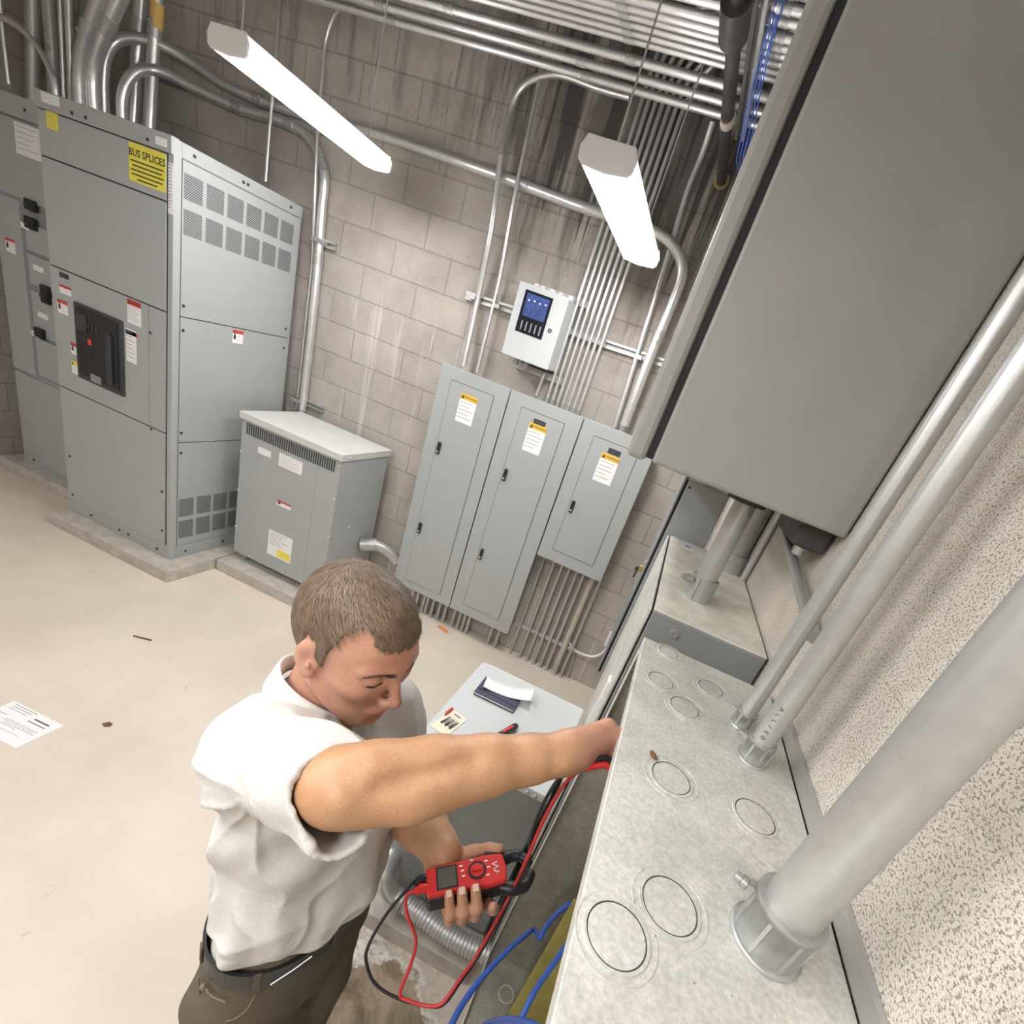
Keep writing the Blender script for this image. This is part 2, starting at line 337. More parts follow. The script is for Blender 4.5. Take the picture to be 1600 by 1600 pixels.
def text(mb, s, origin, ux, uy, height, depth=.0006, align='CENTER', bold=0.0):
    """flat lettering lying in the plane (ux, uy) centred on origin"""
    cu = bpy.data.curves.new('t', 'FONT'); cu.body = s; cu.size = 1; cu.align_x = align; cu.align_y = 'CENTER'; cu.resolution_u = 2; cu.offset = bold
    ob = bpy.data.objects.new('t', cu); COL.objects.link(ob)
    dg = bpy.context.evaluated_depsgraph_get(); me = bpy.data.meshes.new_from_object(ob.evaluated_get(dg))
    ux, uy = Vector(ux).normalized(), Vector(uy).normalized(); nz = ux.cross(uy); o = Vector(origin)
    mb.add([o + ux * v.co.x * height + uy * v.co.y * height + nz * depth for v in me.vertices], [tuple(p.vertices) for p in me.polygons])
    bpy.data.objects.remove(ob); bpy.data.curves.remove(cu); bpy.data.meshes.remove(me)
def sticker(parent, p0, p1, facing='y', base_m=None, head=None, headfrac=.22, word=None, bars=4, foot=None, name='label', lab=None, pict=False):
    """printed sticker on a vertical face: base sheet, optional coloured heading with a word, lines of fine print"""
    mats = [base_m or M_white, head or M_white, M_ink, M_inkd, foot or M_yel]
    mb = MB()
    if facing == 'y':
        x0, x1 = sorted((p0[0], p1[0])); ux = Vector((1, 0, 0)); nn = Vector((0, -1, 0)); O = lambda u, z, d: Vector((x0 + u, p0[1] - d, z)); W = x1 - x0
    elif facing == 'x':
        y0, y1 = sorted((p0[1], p1[1])); ux = Vector((0, 1, 0)); nn = Vector((1, 0, 0)); O = lambda u, z, d: Vector((p0[0] + d, y0 + u, z)); W = y1 - y0
    z0, z1 = sorted((p0[2], p1[2])); H = z1 - z0; Zv = Vector((0, 0, 1))
    def r(u0, u1, v0, v1, d, m):
        mb.cur = m; mb.prism([O(u0, z0 + v0, 0.0), O(u1, z0 + v0, 0.0), O(u1, z0 + v1, 0.0), O(u0, z0 + v1, 0.0)], nn * d)
    r(0, W, 0, H, .0012, 0)
    top = H
    if head:
        r(0, W, H * (1 - headfrac), H, .0016, 1); top = H * (1 - headfrac)
        if word: mb.cur = 3; text(mb, word, O(W * .55, z0 + H * (1 - headfrac / 2), .0021), ux, Zv, H * headfrac * .62 if W > H * .5 else W * .16)
        t = H * headfrac
        mb.cur = 3; mb.prism([O(W * .05, z0 + H - t * .85, .0016), O(W * .05 + t * .6, z0 + H - t * .85, .0016), O(W * .05 + t * .3, z0 + H - t * .2, .0016)], nn * .0005)
    if pict: r(W * .08, W * .30, H * .30, H * .62, .0016, 3); r(W * .13, W * .25, H * .62, H * .74, .0016, 3)
    bot = H * .08
    if foot: r(W * .42, W * .96, H * .06, H * .34, .0016, 4); bot = H * .40
    rnd = random.Random(int(abs(p0[0] * 1000 + p0[2] * 777)))
    for i in range(bars):
        v = top - (top - bot) * (i + .75) / (bars + .4); e = W * (.06 + (.32 if pict else 0)); wd = (W * .92 - e) * rnd.uniform(.55, 1)
        r(e, e + wd, v, v + H * .018, .0016, 2)
    o = mb.build(name, mats, parent)
    if lab: o['label'] = lab
    return o
def bxp(name, a, b, m, parent, bevel=.002): return MB().box(a, b).build(name, m, parent, bevel)

# ================= the room =================
XW, XL, YB, YF, ZC = -.217, -5.50, 0.0, -5.6, 4.0
struct(MB().box((XL - .2, YF - .2, -.15), (XW + .2, YB + .2, 0)).build('floor', M_floor))
struct(MB().box((XL - .2, YB, 0), (XW + .2, YB + .2, ZC)).build('wall_back', M_back))
struct(MB().box((XW, YF, 0), (XW + .2, YB, ZC)).build('wall_right', M_right))
struct(MB().box((XL - .2, YF, 0), (XL, YB, ZC)).build('wall_left', M_left))
struct(MB().box((XL - .2, YF - .2, 0), (XW + .2, YF, ZC)).build('wall_front', M_left))
M_ceil = mat('dark_ceiling_deck', (.16, .15, .145), .8, var=.15, scale=5)
struct(MB().box((XL - .2, YF - .2, ZC), (XW + .2, YB + .2, ZC + .15)).build('ceiling', M_ceil))

# ================= light fixtures =================
def fixture(x, y0, y1, z, label, group='strip lights hung over the room', sc=1.0):
    t = thing('light_fixture', (x, (y0 + y1) / 2, z), label, 'light', group)
    W = .098 * sc; H = .034 * sc
    prof = [(-W, H * .2), (-W * .96, -H * .75), (-W * .82, -H * 1.1), (0, -H * 1.3), (W * .82, -H * 1.1), (W * .96, -H * .75), (W, H * .2)]
    MB().prism([(x + a, y0 + .012, z + b) for a, b in prof], (0, y1 - y0 - .024, 0)).build('diffuser', M_lens, t)
    MB().box((x - W * .82, y0 + .006, z + H * .2), (x + W * .82, y1 - .006, z + H * 1.2)).build('housing', M_fixt, t, .004)
    for ya, yb in ((y0, y0 + .012), (y1 - .012, y1)):
        pr = [(x + a * 1.03, ya, z + b * 1.05) for a, b in prof] + [(x + W * .86, ya, z + H * 1.25), (x - W * .86, ya, z + H * 1.25)]
        MB().prism(pr, (0, yb - ya, 0)).build('end_cap', M_fixt, t, .003)
    for yy in (y0 + .06, y1 - .10):
        MB().tube([(x, yy, z + H * 1.2), (x, yy, ZC)], .0035, 8).build('suspension_rod', M_strut, t)
    return t
fixture(-2.748, -1.364, -.455, 2.729, 'lit strip light hanging above the tall switchgear', sc=.92)
fixture(-1.201, -1.451, -.471, 2.704, 'lit strip light hanging above the panelboards', sc=.95)
fixture(-2.0, -3.5, -2.45, 2.72, 'added unseen strip light left of the camera, over the open floor')  # out of view; added to throw side light on the right wall
fixture(-1.45, -4.35, -3.30, 2.75, 'added unseen strip light behind the camera, near the right wall')  # unseen lamp added for more light on the near equipment
fixture(-4.3, -3.9, -2.9, 2.80, 'added unseen strip light over the floor in front of the switchboards')  # added out of view to brighten the switchboard fronts
fixture(-.80, -5.2, -4.2, 2.75, 'added unseen strip light behind the camera, closest to the right wall')  # extra unseen lamp to brighten the right wall, enclosure end and cabinet top

# ================= concrete pads =================
def pad(a, b, label): return recenter(base(MB().box(a, b).build('concrete_pad', M_conc, None, .006), label, 'concrete pad'))
pad((-4.43, -1.064, 0), (-3.388, -.005, .083), 'low concrete pad under the tall grey switchboard with the breaker')
pad((-5.44, -.76, 0), (-4.435, -.005, .083), 'low concrete pad under the leftmost switchboard section')
pad((-3.375, -.72, 0), (-2.50, -.005, .083), 'low concrete pad under the grey transformer by the back wall')
pad((-1.30, -2.20, 0), (-.552, -1.45, .09), 'low concrete pad under the grey transformer behind the man')

# ================= switchboards =================
SX0, SX1, SY, SZ0, SZ1 = -4.41, -3.51, -.945, .083, 2.448
sw = thing('switchboard', (-3.96, -.5, .083), 'tall grey switchboard with black breaker, yellow stickers and perforated side vents', 'switchboard')
bxp('cabinet_body', (SX0, SY + .012, SZ0), (SX1 - .006, -.10, SZ1), M_grey, sw, .003)
bxp('corner_post', (SX1 - .035, SY - .002, SZ0), (SX1, SY + .04, SZ1), M_grey, sw, .003)
bxp('base_rail', (SX0, SY - .001, SZ0), (SX1 - .035, SY + .012, SZ0 + .095), M_grey, sw)
def frontpanel(za, zb, xa=SX0 + .008, xb=SX1 - .045, name='front_panel'):
    mb = MB(); mb.box((xa, SY - .006, za + .004), (xb, SY + .012, zb - .004)); mb.cur = 1
    mb.box((xa - .004, SY + .001, za), (xb + .004, SY + .0115, zb)); return mb.build(name, [M_grey, M_seam], sw)
zs = [2.448, 2.355, 2.130, 1.545, .905, .62, .18]
bxp('top_hood', (SX0 - .004, SY - .012, 2.376), (SX1 - .002, SY + .03, 2.452), M_grey, sw, .004)
frontpanel(2.168, 2.374); frontpanel(1.643, 2.168)
frontpanel(.953, 1.643, SX0 + .008, -3.676); frontpanel(.953, 1.643, -3.672, SX1 - .045, 'hinged_panel')
frontpanel(.18, .953)
for (u, v) in ((-4.15, 2.40), (-4.06, 2.40), (-3.66, 2.40), (-4.2, .13), (-3.95, .125), (-3.87, .125), (-3.62, .125), (-4.36, .50), (-4.36, .22), (-3.575, .56), (-3.575, .28), (-3.66, .94), (-3.66, 1.5)):
    MB().disc((u, SY - .012 if v > 2.3 else SY - .006, v), (0, -1, 0), .008, .004, 10).build('bolt', M_inkd, sw)
# air circuit breaker
bx0, bx1, bz1, bz0 = -4.218, -3.858, 1.50, 1.067
bxp('breaker_bezel', (bx0, SY - .022, bz0), (bx1, SY, bz1), M_breaker, sw, .006)
br = bxp('breaker_face', (bx0 + .03, SY - .034, bz0 + .03), (bx1 - .025, SY - .02, bz1 - .02), M_black, sw, .006)
bxp('trip_unit', (bx0 + .05, SY - .042, bz1 - .14), (bx0 + .12, SY - .033, bz1 - .05), M_breaker, br)
bxp('charging_handle', (bx1 - .085, SY - .050, bz0 + .05), (bx1 - .055, SY - .033, bz1 - .10), M_breaker, br, .004)
b_ = bxp('push_button', (bx0 + .125, SY - .040, 1.295), (bx0 + .15, SY - .033, 1.325), M_red, br); b_['label'] = 'red push button'
bxp('counter_window', (bx0 + .13, SY - .038, 1.085), (bx0 + .21, SY - .033, 1.13), M_grey2, br)
for k in range(4): bxp('indicator', (bx0 + .095 + .03 * k, SY - .039, 1.385), (bx0 + .11 + .03 * k, SY - .033, 1.41), M_breaker, br)
# stickers on the front
def fy(a, b, **k): sticker(sw, (a[0], SY - .006, a[2]), (b[0], SY - .006, b[2]), **k)
fy((-3.8269,-0.9500,1.6319), (-3.7280,-0.9500,1.5066), head=M_red, word='DANGER', bars=6, lab='white sticker with red heading right of the breaker')
fy((-3.8421,-0.9500,1.4712), (-3.7662,-0.9500,1.2888), bars=7, lab='white sticker with a red band below the upper one')
fy((-3.8423,-0.9500,1.4642), (-3.7576,-0.9500,1.4418), base_m=M_red, bars=0, lab='torn red strip')
fy((-4.3385,-0.9500,1.5597), (-4.2498,-0.9500,1.5138), head=M_red, word='DANGER', headfrac=.3, bars=3)
fy((-4.3629,-0.9500,1.4735), (-4.2859,-0.9500,1.3981), head=M_red, headfrac=.25, bars=3, pict=True)
fy((-4.2797,-0.9500,1.2551), (-4.2093,-0.9500,1.1883), head=M_red, headfrac=.3, bars=3, pict=True)
fy((-4.2848,-0.9500,1.1486), (-4.2141,-0.9500,1.0721), head=M_yel, headfrac=.35, bars=4)
fy((-4.3312,-0.9500,1.6257), (-4.2610,-0.9500,1.5988), base_m=M_inkd, bars=2, lab='black nameplate')
BS0, BS1 = (-3.7764,-0.9500,2.3668), (-3.5684,-0.9500,2.2955)
s_ = MB(); bx_, bz_ = (BS0[0] + BS1[0]) / 2, 2.285; hw, hh = .118, .082
s_.box((bx_ - hw, SY - .0075, bz_ - hh), (bx_ + hw, SY - .006, bz_ + hh)); s_.cur = 1
text(s_, 'BUS SPLICES', (bx_, SY - .0078, bz_ + hh * .5), (1, 0, 0), (0, 0, 1), .044, bold=.018)
for k, wd in enumerate((.9, .8, .9, .85, .55)): s_.box((bx_ - hw * wd, SY - .0082, bz_ + .005 - .019 * k), (bx_ + hw * wd, SY - .0075, bz_ + .011 - .019 * k))
s_.build('label', [M_yel, M_inkd], sw)['label'] = 'yellow BUS SPLICES sticker'
fy((-4.3407,-0.9500,2.3738), (-4.2617,-0.9500,2.2997), base_m=M_yel, bars=6, lab='small yellow sticker at the top left')
def hy(a, b, **k): sticker(sw, (a[0], SY - .012, a[2]), (b[0], SY - .012, b[2]), **k)
hy((-4.3548,-0.9570,2.4461), (-4.2347,-0.9570,2.4039), bars=5, lab='white tag on the hood')
hy((-3.6117,-0.9570,2.4272), (-3.5399,-0.9570,2.3945), bars=3, lab='small white tag on the hood')
sticker(sw, (-3.543, SY - .002, 2.12), (-3.513, SY - .002, 2.34), bars=14, lab='white strip of print on the corner post')
# side: three panels and perforated vents
def sidepanel(za, zb, name='side_panel'):
    mb = MB(); mb.box((SX1 - .01, SY + .045, za + .003), (SX1 - .001, -.125, zb - .003)); mb.cur = 1
    mb.box((SX1 - .01, SY + .042, za), (SX1 - .005, -.122, zb)); return mb.build(name, [M_grey, M_seam], sw)
sidepanel(1.641, 2.38); sidepanel(.907, 1.641); sidepanel(.175, .907)
bxp('side_rail', (SX1 - .01, SY + .04, SZ0), (SX1 - .001, -.101, .172), M_grey, sw); bxp('side_rail', (SX1 - .01, SY + .04, 2.383), (SX1 - .001, -.101, SZ1), M_grey, sw)
def vent(y0, y1, z0, z1):
    mb = MB(); n = 9; m = max(6, int((z1 - z0) / ((y1 - y0) / n) + .5)) * 2; dy = (y1 - y0) / n; dz = (z1 - z0) / m
    for j in range(m):
        for i in range(n): mb.disc((SX1 - .001, y0 + dy * (i + (.25 if j % 2 else .75)), z0 + dz * (j + .5)), (1, 0, 0), dy * .30, .0009, 6)
    mb.build('perforated_vent', M_seam, sw)
for i in range(6):
    y0 = -.893 + i * .1255
    vent(y0, y0 + .104, 2.212, 2.326); vent(y0, y0 + .104, 2.05, 2.168)
    vent(y0, y0 + .104, .392, .522); vent(y0, y0 + .104, .232, .362)
for (y, z) in ((-.84, 2.415), (-.55, 2.415), (-.52, 2.415), (-.2, 2.415), (-.885, 1.70), (-.885, 1.57), (-.15, 1.70), (-.15, 1.57), (-.885, .97), (-.885, .84), (-.84, .125), (-.55, .125)):
    MB().disc((SX1 - .001, y, z), (1, 0, 0), .008, .004, 10).build('bolt', M_inkd, sw)
sticker(sw, (-3.5100,-0.5642,1.6269), (-3.5100,-0.4882,1.5493), facing='x', head=M_red, headfrac=.25, bars=2, pict=True, lab='white and red warning sticker on the side')

s2 = thing('switchboard', (-4.86, -.4, .083), 'grey switchboard section at the far left with three small breakers in a recess', 'switchboard')
CY = -.666
bxp('cabinet_body', (-5.31, CY + .012, .083), (-4.412, -.08, 2.42), M_grey, s2, .003)
bxp('top_hood', (-5.315, CY - .012, 2.32), (-4.412, CY + .03, 2.43), M_grey, s2, .004)
bxp('front_panel', (-5.30, CY - .006, 1.90), (-4.42, CY + .012, 2.31), M_grey, s2)
bxp('front_panel', (-5.30, CY - .006, .19), (-4.42, CY + .012, .78), M_grey, s2)
bxp('side_trim', (-5.30, CY - .008, .80), (-5.09, CY + .012, 1.885), M_grey, s2)
mb = MB(); mb.box((-5.085, CY + .008, .80), (-4.42, CY + .012, 1.885)); mb.build('recess_back', M_grey2, s2)
for i, (z0, z1) in enumerate(((1.62, 1.78), (1.42, 1.60), (1.10, 1.38), (.82, 1.08))): bxp('breaker_plate', (-5.06, CY - .004, z0), (-4.42, CY + .008, z1), M_grey, s2)
def brk(c, w_, h):
    p = bxp('breaker', (c[0] - w_, CY - .03, c[2] - h), (c[0] + w_, CY - .004, c[2] + h), M_black, s2, .004)
    bxp('toggle', (c[0] - w_ * .35 + .02, CY - .06, c[2] - h * .35), (c[0] + w_ * .5 + .02, CY - .029, c[2] + h * .05), M_breaker, p, .003)
for c, w_, h in (((-4.9654,-0.6700,1.8867), .040, .030), ((-4.9796,-0.6700,1.7851), .040, .034), ((-4.9038,-0.6700,1.3929), .032, .055), ((-4.9894,-0.6700,1.1245), .036, .032)): brk(c, w_, h)
for a, b in (((-5.1085,-0.6700,1.7621), (-5.0285,-0.6700,1.7473)), ((-5.0188,-0.6700,1.5443), (-4.9217,-0.6700,1.5187)), ((-5.0072,-0.6700,1.2547), (-4.9291,-0.6700,1.2338)), ((-5.1034,-0.6700,1.1098), (-5.0297,-0.6700,1.0867))):
    cx_, cz_ = (a[0] + b[0]) / 2, (a[2] + b[2]) / 2
    sticker(s2, (cx_ - .045, CY - .004, cz_ - .016), (cx_ + .045, CY - .004, cz_ + .016), bars=1, name='circuit_tag')
sticker(s2, (-4.72, CY - .012, 2.335), (-4.50, CY - .012, 2.415), base_m=M_blue, bars=2, lab='blue nameplate on the hood')
sticker(s2, (-5.06, CY - .006, 2.14), (-4.86, CY - .006, 2.30), bars=5, lab='white sheet of print')
sticker(s2, (-5.2360,-0.6750,1.6435), (-5.1538,-0.6750,1.5618), head=M_red, headfrac=.2, bars=3, pict=True)
for q in ((-5.2, .13), (-4.6, .13), (-4.95, 2.37)): MB().disc((q[0], CY - .006 if q[1] < 1 else CY - .012, q[1]), (0, -1, 0), .008, .004, 10).build('bolt', M_inkd, s2)
MB().disc((-4.49, CY - .004, 1.74), (0, -1, 0), .022, .006, 14).build('indicator_lamp', M_whitep, s2)
bxp('base_rail', (-5.31, CY, .083), (-4.412, CY + .012, .19), M_grey, s2)

# ================= transformer by the back wall =================
tr = thing('transformer', (-2.96, -.36, .083), 'grey ventilated floor transformer beside the tall switchboard, flat pale lid', 'transformer')
TX0, TX1, TY0, TY1 = -3.35, -2.566, -.614, -.098
bxp('body', (TX0 + .004, TY0 + .004, .135), (TX1 - .004, TY1, 1.13), M_grey, tr, .004)
bxp('lid', (TX0 - .006, TY0 - .012, 1.125), (TX1 + .010, TY1 + .01, 1.172), M_lid, tr, .004)
for x in (TX0 + .03, TX1 - .09):
    for y in (TY0 + .03, TY1 - .09): bxp('foot', (x, y, .083), (x + .06, y + .06, .137), M_grey2, tr)
lv = MB()
for i in range(40):
    x = TX0 + .05 + i * (TX1 - TX0 - .10) / 39; lv.box((x - .0052, TY0 + .002, 1.035), (x + .0052, TY0 + .0043, 1.11))
lv.build('louvre_slots', M_seam, tr)
mb = MB(); mb.box((TX0 + .165, TY0, .14), (TX1 - .165, TY0 + .004, 1.02)); mb.build('front_cover', M_grey, tr, .001)
for a in ((TX0 + .012, .9), (TX0 + .012, .62), (TX0 + .012, .34), (TX1 - .014, 1.09), (TX1 - .014, .86), (TX1 - .014, .58), (TX1 - .014, .30), (TX0 + .15, .155), (TX0 + .45, .155), (TX0 + .6, .155)):
    MB().ball((a[0], TY0 + .003, a[1]), .008, 8).build('screw', M_emt, tr)
for a in ((-.55, 1.148), (-.35, 1.148), (-.15, 1.148), (-.42, .62)):
    MB().ball((TX1 + (.010 if a[1] > 1.1 else -.004), a[0], a[1]), .008, 8).build('screw', M_emt, tr)
def ty(a, b, **k): sticker(tr, (a[0], TY0 - .0005, a[2]), (b[0], TY0 - .0005, b[2]), **k)
ty((-3.1986,-0.6140,0.9889), (-3.0951,-0.6140,0.9442), bars=3, lab='small white nameplate')
ty((-3.0304,-0.6140,1.0086), (-2.8453,-0.6140,0.9209), bars=6, lab='large white nameplate under the louvres')
ty((-3.0127,-0.6140,0.6833), (-2.8965,-0.6140,0.6457), head=M_red, headfrac=.3, bars=2, pict=True, lab='small warning sticker with a hand symbol')
ty((-3.0505,-0.6140,0.4433), (-2.8505,-0.6140,0.2494), bars=6, foot=M_yel, lab='white instruction sheet with a yellow box')

# ================= panelboards on the back wall =================
def panelboard(x0, x1, z0, z1, dx0, dx1, dz0, dz1, lab, handles, plate, stick):
    t = thing('panelboard', ((x0 + x1) / 2, -.075, z0), lab, 'electrical panel')
    bxp('back_box', (x0 + .02, -.142, z0 + .02), (x1 - .02, -.002, z1 - .02), M_grey, t)
    bxp('trim', (x0 + .001, -.152, z0), (x1 - .001, -.14, z1), M_grey, t, .003)
    mb = MB(); mb.box((dx0, -.156, dz0), (dx1, -.152, dz1)); mb.cur = 1
    mb.box((dx0 - .0035, -.1526, dz0 - .0035), (dx1 + .0035, -.152, dz1 + .0035))
    d = mb.build('door', [M_grey, M_seam], t)
    for z in handles:
        h = bxp('latch', (dx0 + .012, -.170, z - .042), (dx0 + .036, -.156, z + .042), M_black, d, .004)
        MB().disc((dx0 + .024, -.170, z - .024), (0, -1, 0), .007, .002, 12).build('lock_cylinder', M_emt, h)
    if plate: sticker(d, (plate[0] - .042, -.156, plate[1] - .017), (plate[0] + .042, -.156, plate[1] + .017), base_m=M_inkd, bars=1, name='nameplate', lab='black nameplate')
    sticker(d, (stick[0] - .062, -.156, stick[1] - .092), (stick[0] + .062, -.156, stick[1] + .092), head=M_orange, headfrac=.2, word='WARNING', bars=5, name='warning_label', lab='white sheet with an amber WARNING heading')
    return t
def xz(a): return (a[0], a[2])
panelboard(-2.288, -1.784, .205, 1.875, -2.192, -1.881, .275, 1.794, 'grey panelboard left of the pair beside the transformer, no black nameplate', ((-2.1681,-0.1560,1.3395)[2], (-2.1643,-0.1560,0.7251)[2]), None, xz((-2.0423,-0.1560,1.6507)))
panelboard(-1.778, -1.268, .205, 1.875, -1.676, -1.374, .293, 1.796, 'grey panelboard in the middle, full height with a black nameplate', ((-1.6493,-0.1560,1.3464)[2], (-1.6580,-0.1560,0.7353)[2]), xz((-1.5317,-0.1560,1.7451)), xz((-1.5320,-0.1560,1.6395)))
panelboard(-1.262, -.769, .905, 1.878, -1.165, -.865, .994, 1.796, 'short grey panelboard hung high at the right of the three panels', ((-1.1461,-0.1560,1.3233)[2],), xz((-1.0080,-0.1560,1.7476)), xz((-1.0191,-0.1560,1.6333)))

# ================= small control box above the panels =================
CX0, CX1, CZ0, CZ1, CY0 = -1.872, -1.565, 2.06, 2.452, -.24
cb = thing('control_box', (-1.72, -.14, 2.06), 'small light grey control box with a dark blue window above the panelboards', 'control box')
bxp('body', (CX0, CY0 + .012, CZ0), (CX1, -.045, CZ1), M_lgrey, cb, .004)
cdoor = bxp('door', (CX0 - .004, CY0, CZ0 - .004), (CX1 + .004, CY0 + .014, CZ1 + .004), M_lgrey, cb, .004)
M_win = mat('smoked_window', (.012, .014, .022), .12, spec=.6)
bxp('window', (-1.827, CY0 - .0025, 2.20), (-1.651, CY0, 2.424), M_win, cdoor)
M_pcb = mat('blue_circuit_board', (.03, .06, .22), .5, var=.5, scale=60)
M_led = mat('status_led', (.6, .8, 1), .4, emit=((.75, .88, 1), 3.0))
bxp('circuit_board', (-1.81, CY0 - .0032, 2.29), (-1.668, CY0 - .0024, 2.41), M_pcb, cdoor)
for k in range(4): MB().disc((-1.79 + .035 * k, CY0 - .0032, 2.375 + .004 * (k % 2)), (0, -1, 0), .004, .001, 8).build('status_light', M_led, cdoor)
tm = MB()
for k in range(5): tm.box((-1.80 + .03 * k, CY0 - .003, 2.215), (-1.792 + .03 * k, CY0 - .0024, 2.265))
tm.build('terminal_strip', M_grey2, cdoor)
MB().ring((-1.617, CY0, 2.262), (0, -1, 0), .006, .012, .004, 16).build('lock', M_seam, cdoor)
for z in (2.02, 2.475): bxp('mounting_strut', (CX0 + .02, -.045, z - .02), (CX1 + .06, -.004, z + .02), M_strut, cb)
for x in (CX0 + .05, -1.78, -1.72, -1.66, CX1 - .03): bxp('top_connector', (x - .015, -.11, 2.452), (x + .015, -.07, 2.485), M_whitep, cb, .003)
for x in (CX0 + .06, CX0 + .13): MB().tube([(x, -.12, 2.062), (x, -.12, 2.02)], .016, 12).build('bottom_connector', M_zinc, cb)

# ================= conduits =================
def coupling(t, p, d, r, L=.05, name='coupling', m=None):
    p, d = Vector(p), Vector(d).normalized(); mb = MB()
    mb.tube([p - d * L / 2, p + d * L / 2], r * 1.16, 14)
    a = d.cross(Vector((0, -1, 0.3))).normalized(); sdir = a.cross(d).normalized()
    for k in (-.3, .3): mb.tube([p + d * L * k + sdir * r, p + d * L * k + sdir * r * 1.35], r * .22, 8)
    return mb.build(name, m or M_zinc, t)
def conduit(label, pts, r, bend=.15, group=None, m=None, coup=(), name='conduit', ends=(), n=12, sm=False):
    """pts run along the pipe; coup = fractions along the path that carry a coupling; ends = which ends carry a connector (0, 1)"""
    P = spline(pts, 8) if sm else (bent(pts, bend) if len(pts) > 2 else [Vector(q) for q in pts])
    lo = min(P, key=lambda q: q.z); t = thing(name, lo, label, 'conduit pipe', group)
    MB().tube(P, r, n).build('pipe', m or M_emt, t)
    if coup:
        L = [0]
        for a, b in zip(P, P[1:]): L.append(L[-1] + (b - a).length)
        for c in coup:
            s = c * L[-1]
            for i in range(len(P) - 1):
                if L[i + 1] >= s:
                    d = P[i + 1] - P[i]; coupling(t, P[i] + d * ((s - L[i]) / max(1e-6, d.length)), d, r, max(.05, r * 2.6)); break
    for e in ends:
        a, b = (P[0], P[1]) if e == 0 else (P[-1], P[-2]); d = (b - a).normalized()
        coupling(t, a + d * r * 1.2, d, r, r * 2.4, 'connector')
    return t
yw = -.035
# two big conduits swan-necking out of the tall switchboard
conduit('thick conduit swan-necking from the tall switchboard, running right along the whole wall',
        [(-4.8028,-0.3600,2.4949), (-4.7855,-0.3600,2.7824), (-4.7482,-0.3000,2.9364), (-4.6127,-0.2000,3.0059), (-4.4483,-0.0900,2.9988), (-4.1466,-0.0600,2.9421), (-3.6443,-0.0500,2.9319), (-3.0901,-0.0450,2.9582), (-2.3587,-0.0450,2.9483), (-1.8632,-0.0700,2.9258), (-1.6476,-0.1100,2.9106), (-1.3009,-0.1100,2.9119), (-1.1240,-0.1100,2.8701), (-1.0265,-0.1100,2.7720), (-1.0151,-0.1100,2.5960), (-1.0218,-0.1100,2.3153), (-1.0189,-0.1100,1.9143)], .029, coup=(.26, .37, .62, .90), sm=True, n=16)
conduit('thick conduit swan-necking from the tall switchboard, dropping down behind the transformer',
        [(-4.6575,-0.3600,2.4846), (-4.6448,-0.3600,2.6728), (-4.6125,-0.3000,2.8120), (-4.5628,-0.2000,2.8740), (-4.3809,-0.1000,2.8731), (-4.0945,-0.0600,2.8556), (-3.7813,-0.0500,2.8630), (-3.5759,-0.0450,2.8289), (-3.4363,-0.0450,2.6834), (-3.4169,-0.0450,2.4701), (-3.3951,-0.0450,1.8950), (-3.3857,-0.0500,1.1674)], .029, coup=(.30, .42, .52, .68), sm=True, n=16)
conduit('thin conduit rising beside the thick one behind the transformer, bent at its top', [(-3.4552,-0.0300,1.1530), (-3.4594,-0.0300,2.1624), (-3.4414,-0.0950,2.5525), (-3.4725,-0.0950,2.8786), (-3.5161,-0.0600,3.3117), (-3.4251,-0.1000,3.4400), (-3.2006,-0.2000,3.4268)], .0105, bend=.1)
conduit('thin conduit rising from the top of the tall switchboard into the strip light shadow', [(-3.8078,-0.1100,2.5126), (-3.8021,-0.1150,2.8285), (-3.7947,-0.1150,3.0190), (-3.8617,-0.0600,3.5292)], .011)
# risers above the switchboards
risers = [('thick dark riser at the left end above the leftmost switchboard',),
    ('thick riser behind the curved thin conduit above the switchboards',),
    ('thin riser left of the two steeply leaning thick ones',),
    ('medium riser beside the thin one above the tall switchboard',),
    ('thick riser leaning right above the tall switchboard, left of two',),
    ('thick riser leaning right above the tall switchboard, right of two',),
    ('thick riser behind the swan necks, left of two with collars',),
    ('thick riser behind the swan necks, right of two, wrapped with yellow tape',)]
conduit(risers[0][0], [(-5.4206,-0.3500,2.4649), (-5.3746,-0.3500,2.7948), (-5.3347,-0.3500,3.1529)], .040, m=M_galv)
conduit(risers[1][0], [(-5.1099,-0.4200,2.4651), (-5.1051,-0.4200,2.7775), (-5.1105,-0.4200,3.1456)], .036, m=M_galv)
conduit(risers[2][0], [(-4.9149,-0.5000,2.4628), (-4.9055,-0.5000,2.7431), (-4.8922,-0.5000,3.1309)], .012)
conduit(risers[3][0], [(-4.8533,-0.5000,2.4636), (-4.8402,-0.5000,2.7559), (-4.8305,-0.5000,3.1412)], .019)
conduit(risers[4][0], [(-4.7961,-0.5000,2.4760), (-4.7933,-0.5000,2.6774), (-4.7041,-0.5000,2.8731), (-4.5180,-0.5000,3.1678)], .034, bend=.35, m=M_galv, coup=(.55,))
conduit(risers[5][0], [(-4.7543,-0.4500,2.4770), (-4.7630,-0.4500,2.7036), (-4.6522,-0.4500,2.8999), (-4.4440,-0.4500,3.1861)], .036, bend=.35, coup=(.62,))
conduit(risers[6][0], [(-4.7662,-0.2200,2.5164), (-4.7529,-0.2000,2.8419), (-4.6873,-0.2000,3.3288)], .034, coup=(.66,))
t = conduit(risers[7][0], [(-4.6271,-0.2200,2.5238), (-4.6239,-0.2000,2.8680), (-4.5720,-0.2000,3.3482)], .034, coup=(.66,))
MB().tube([(-4.5924,-0.2000,3.0727), (-4.5821,-0.2000,3.1916)], .0352, 16).build('tape_wrap', M_tape, t)['label'] = 'yellow tape wrap'
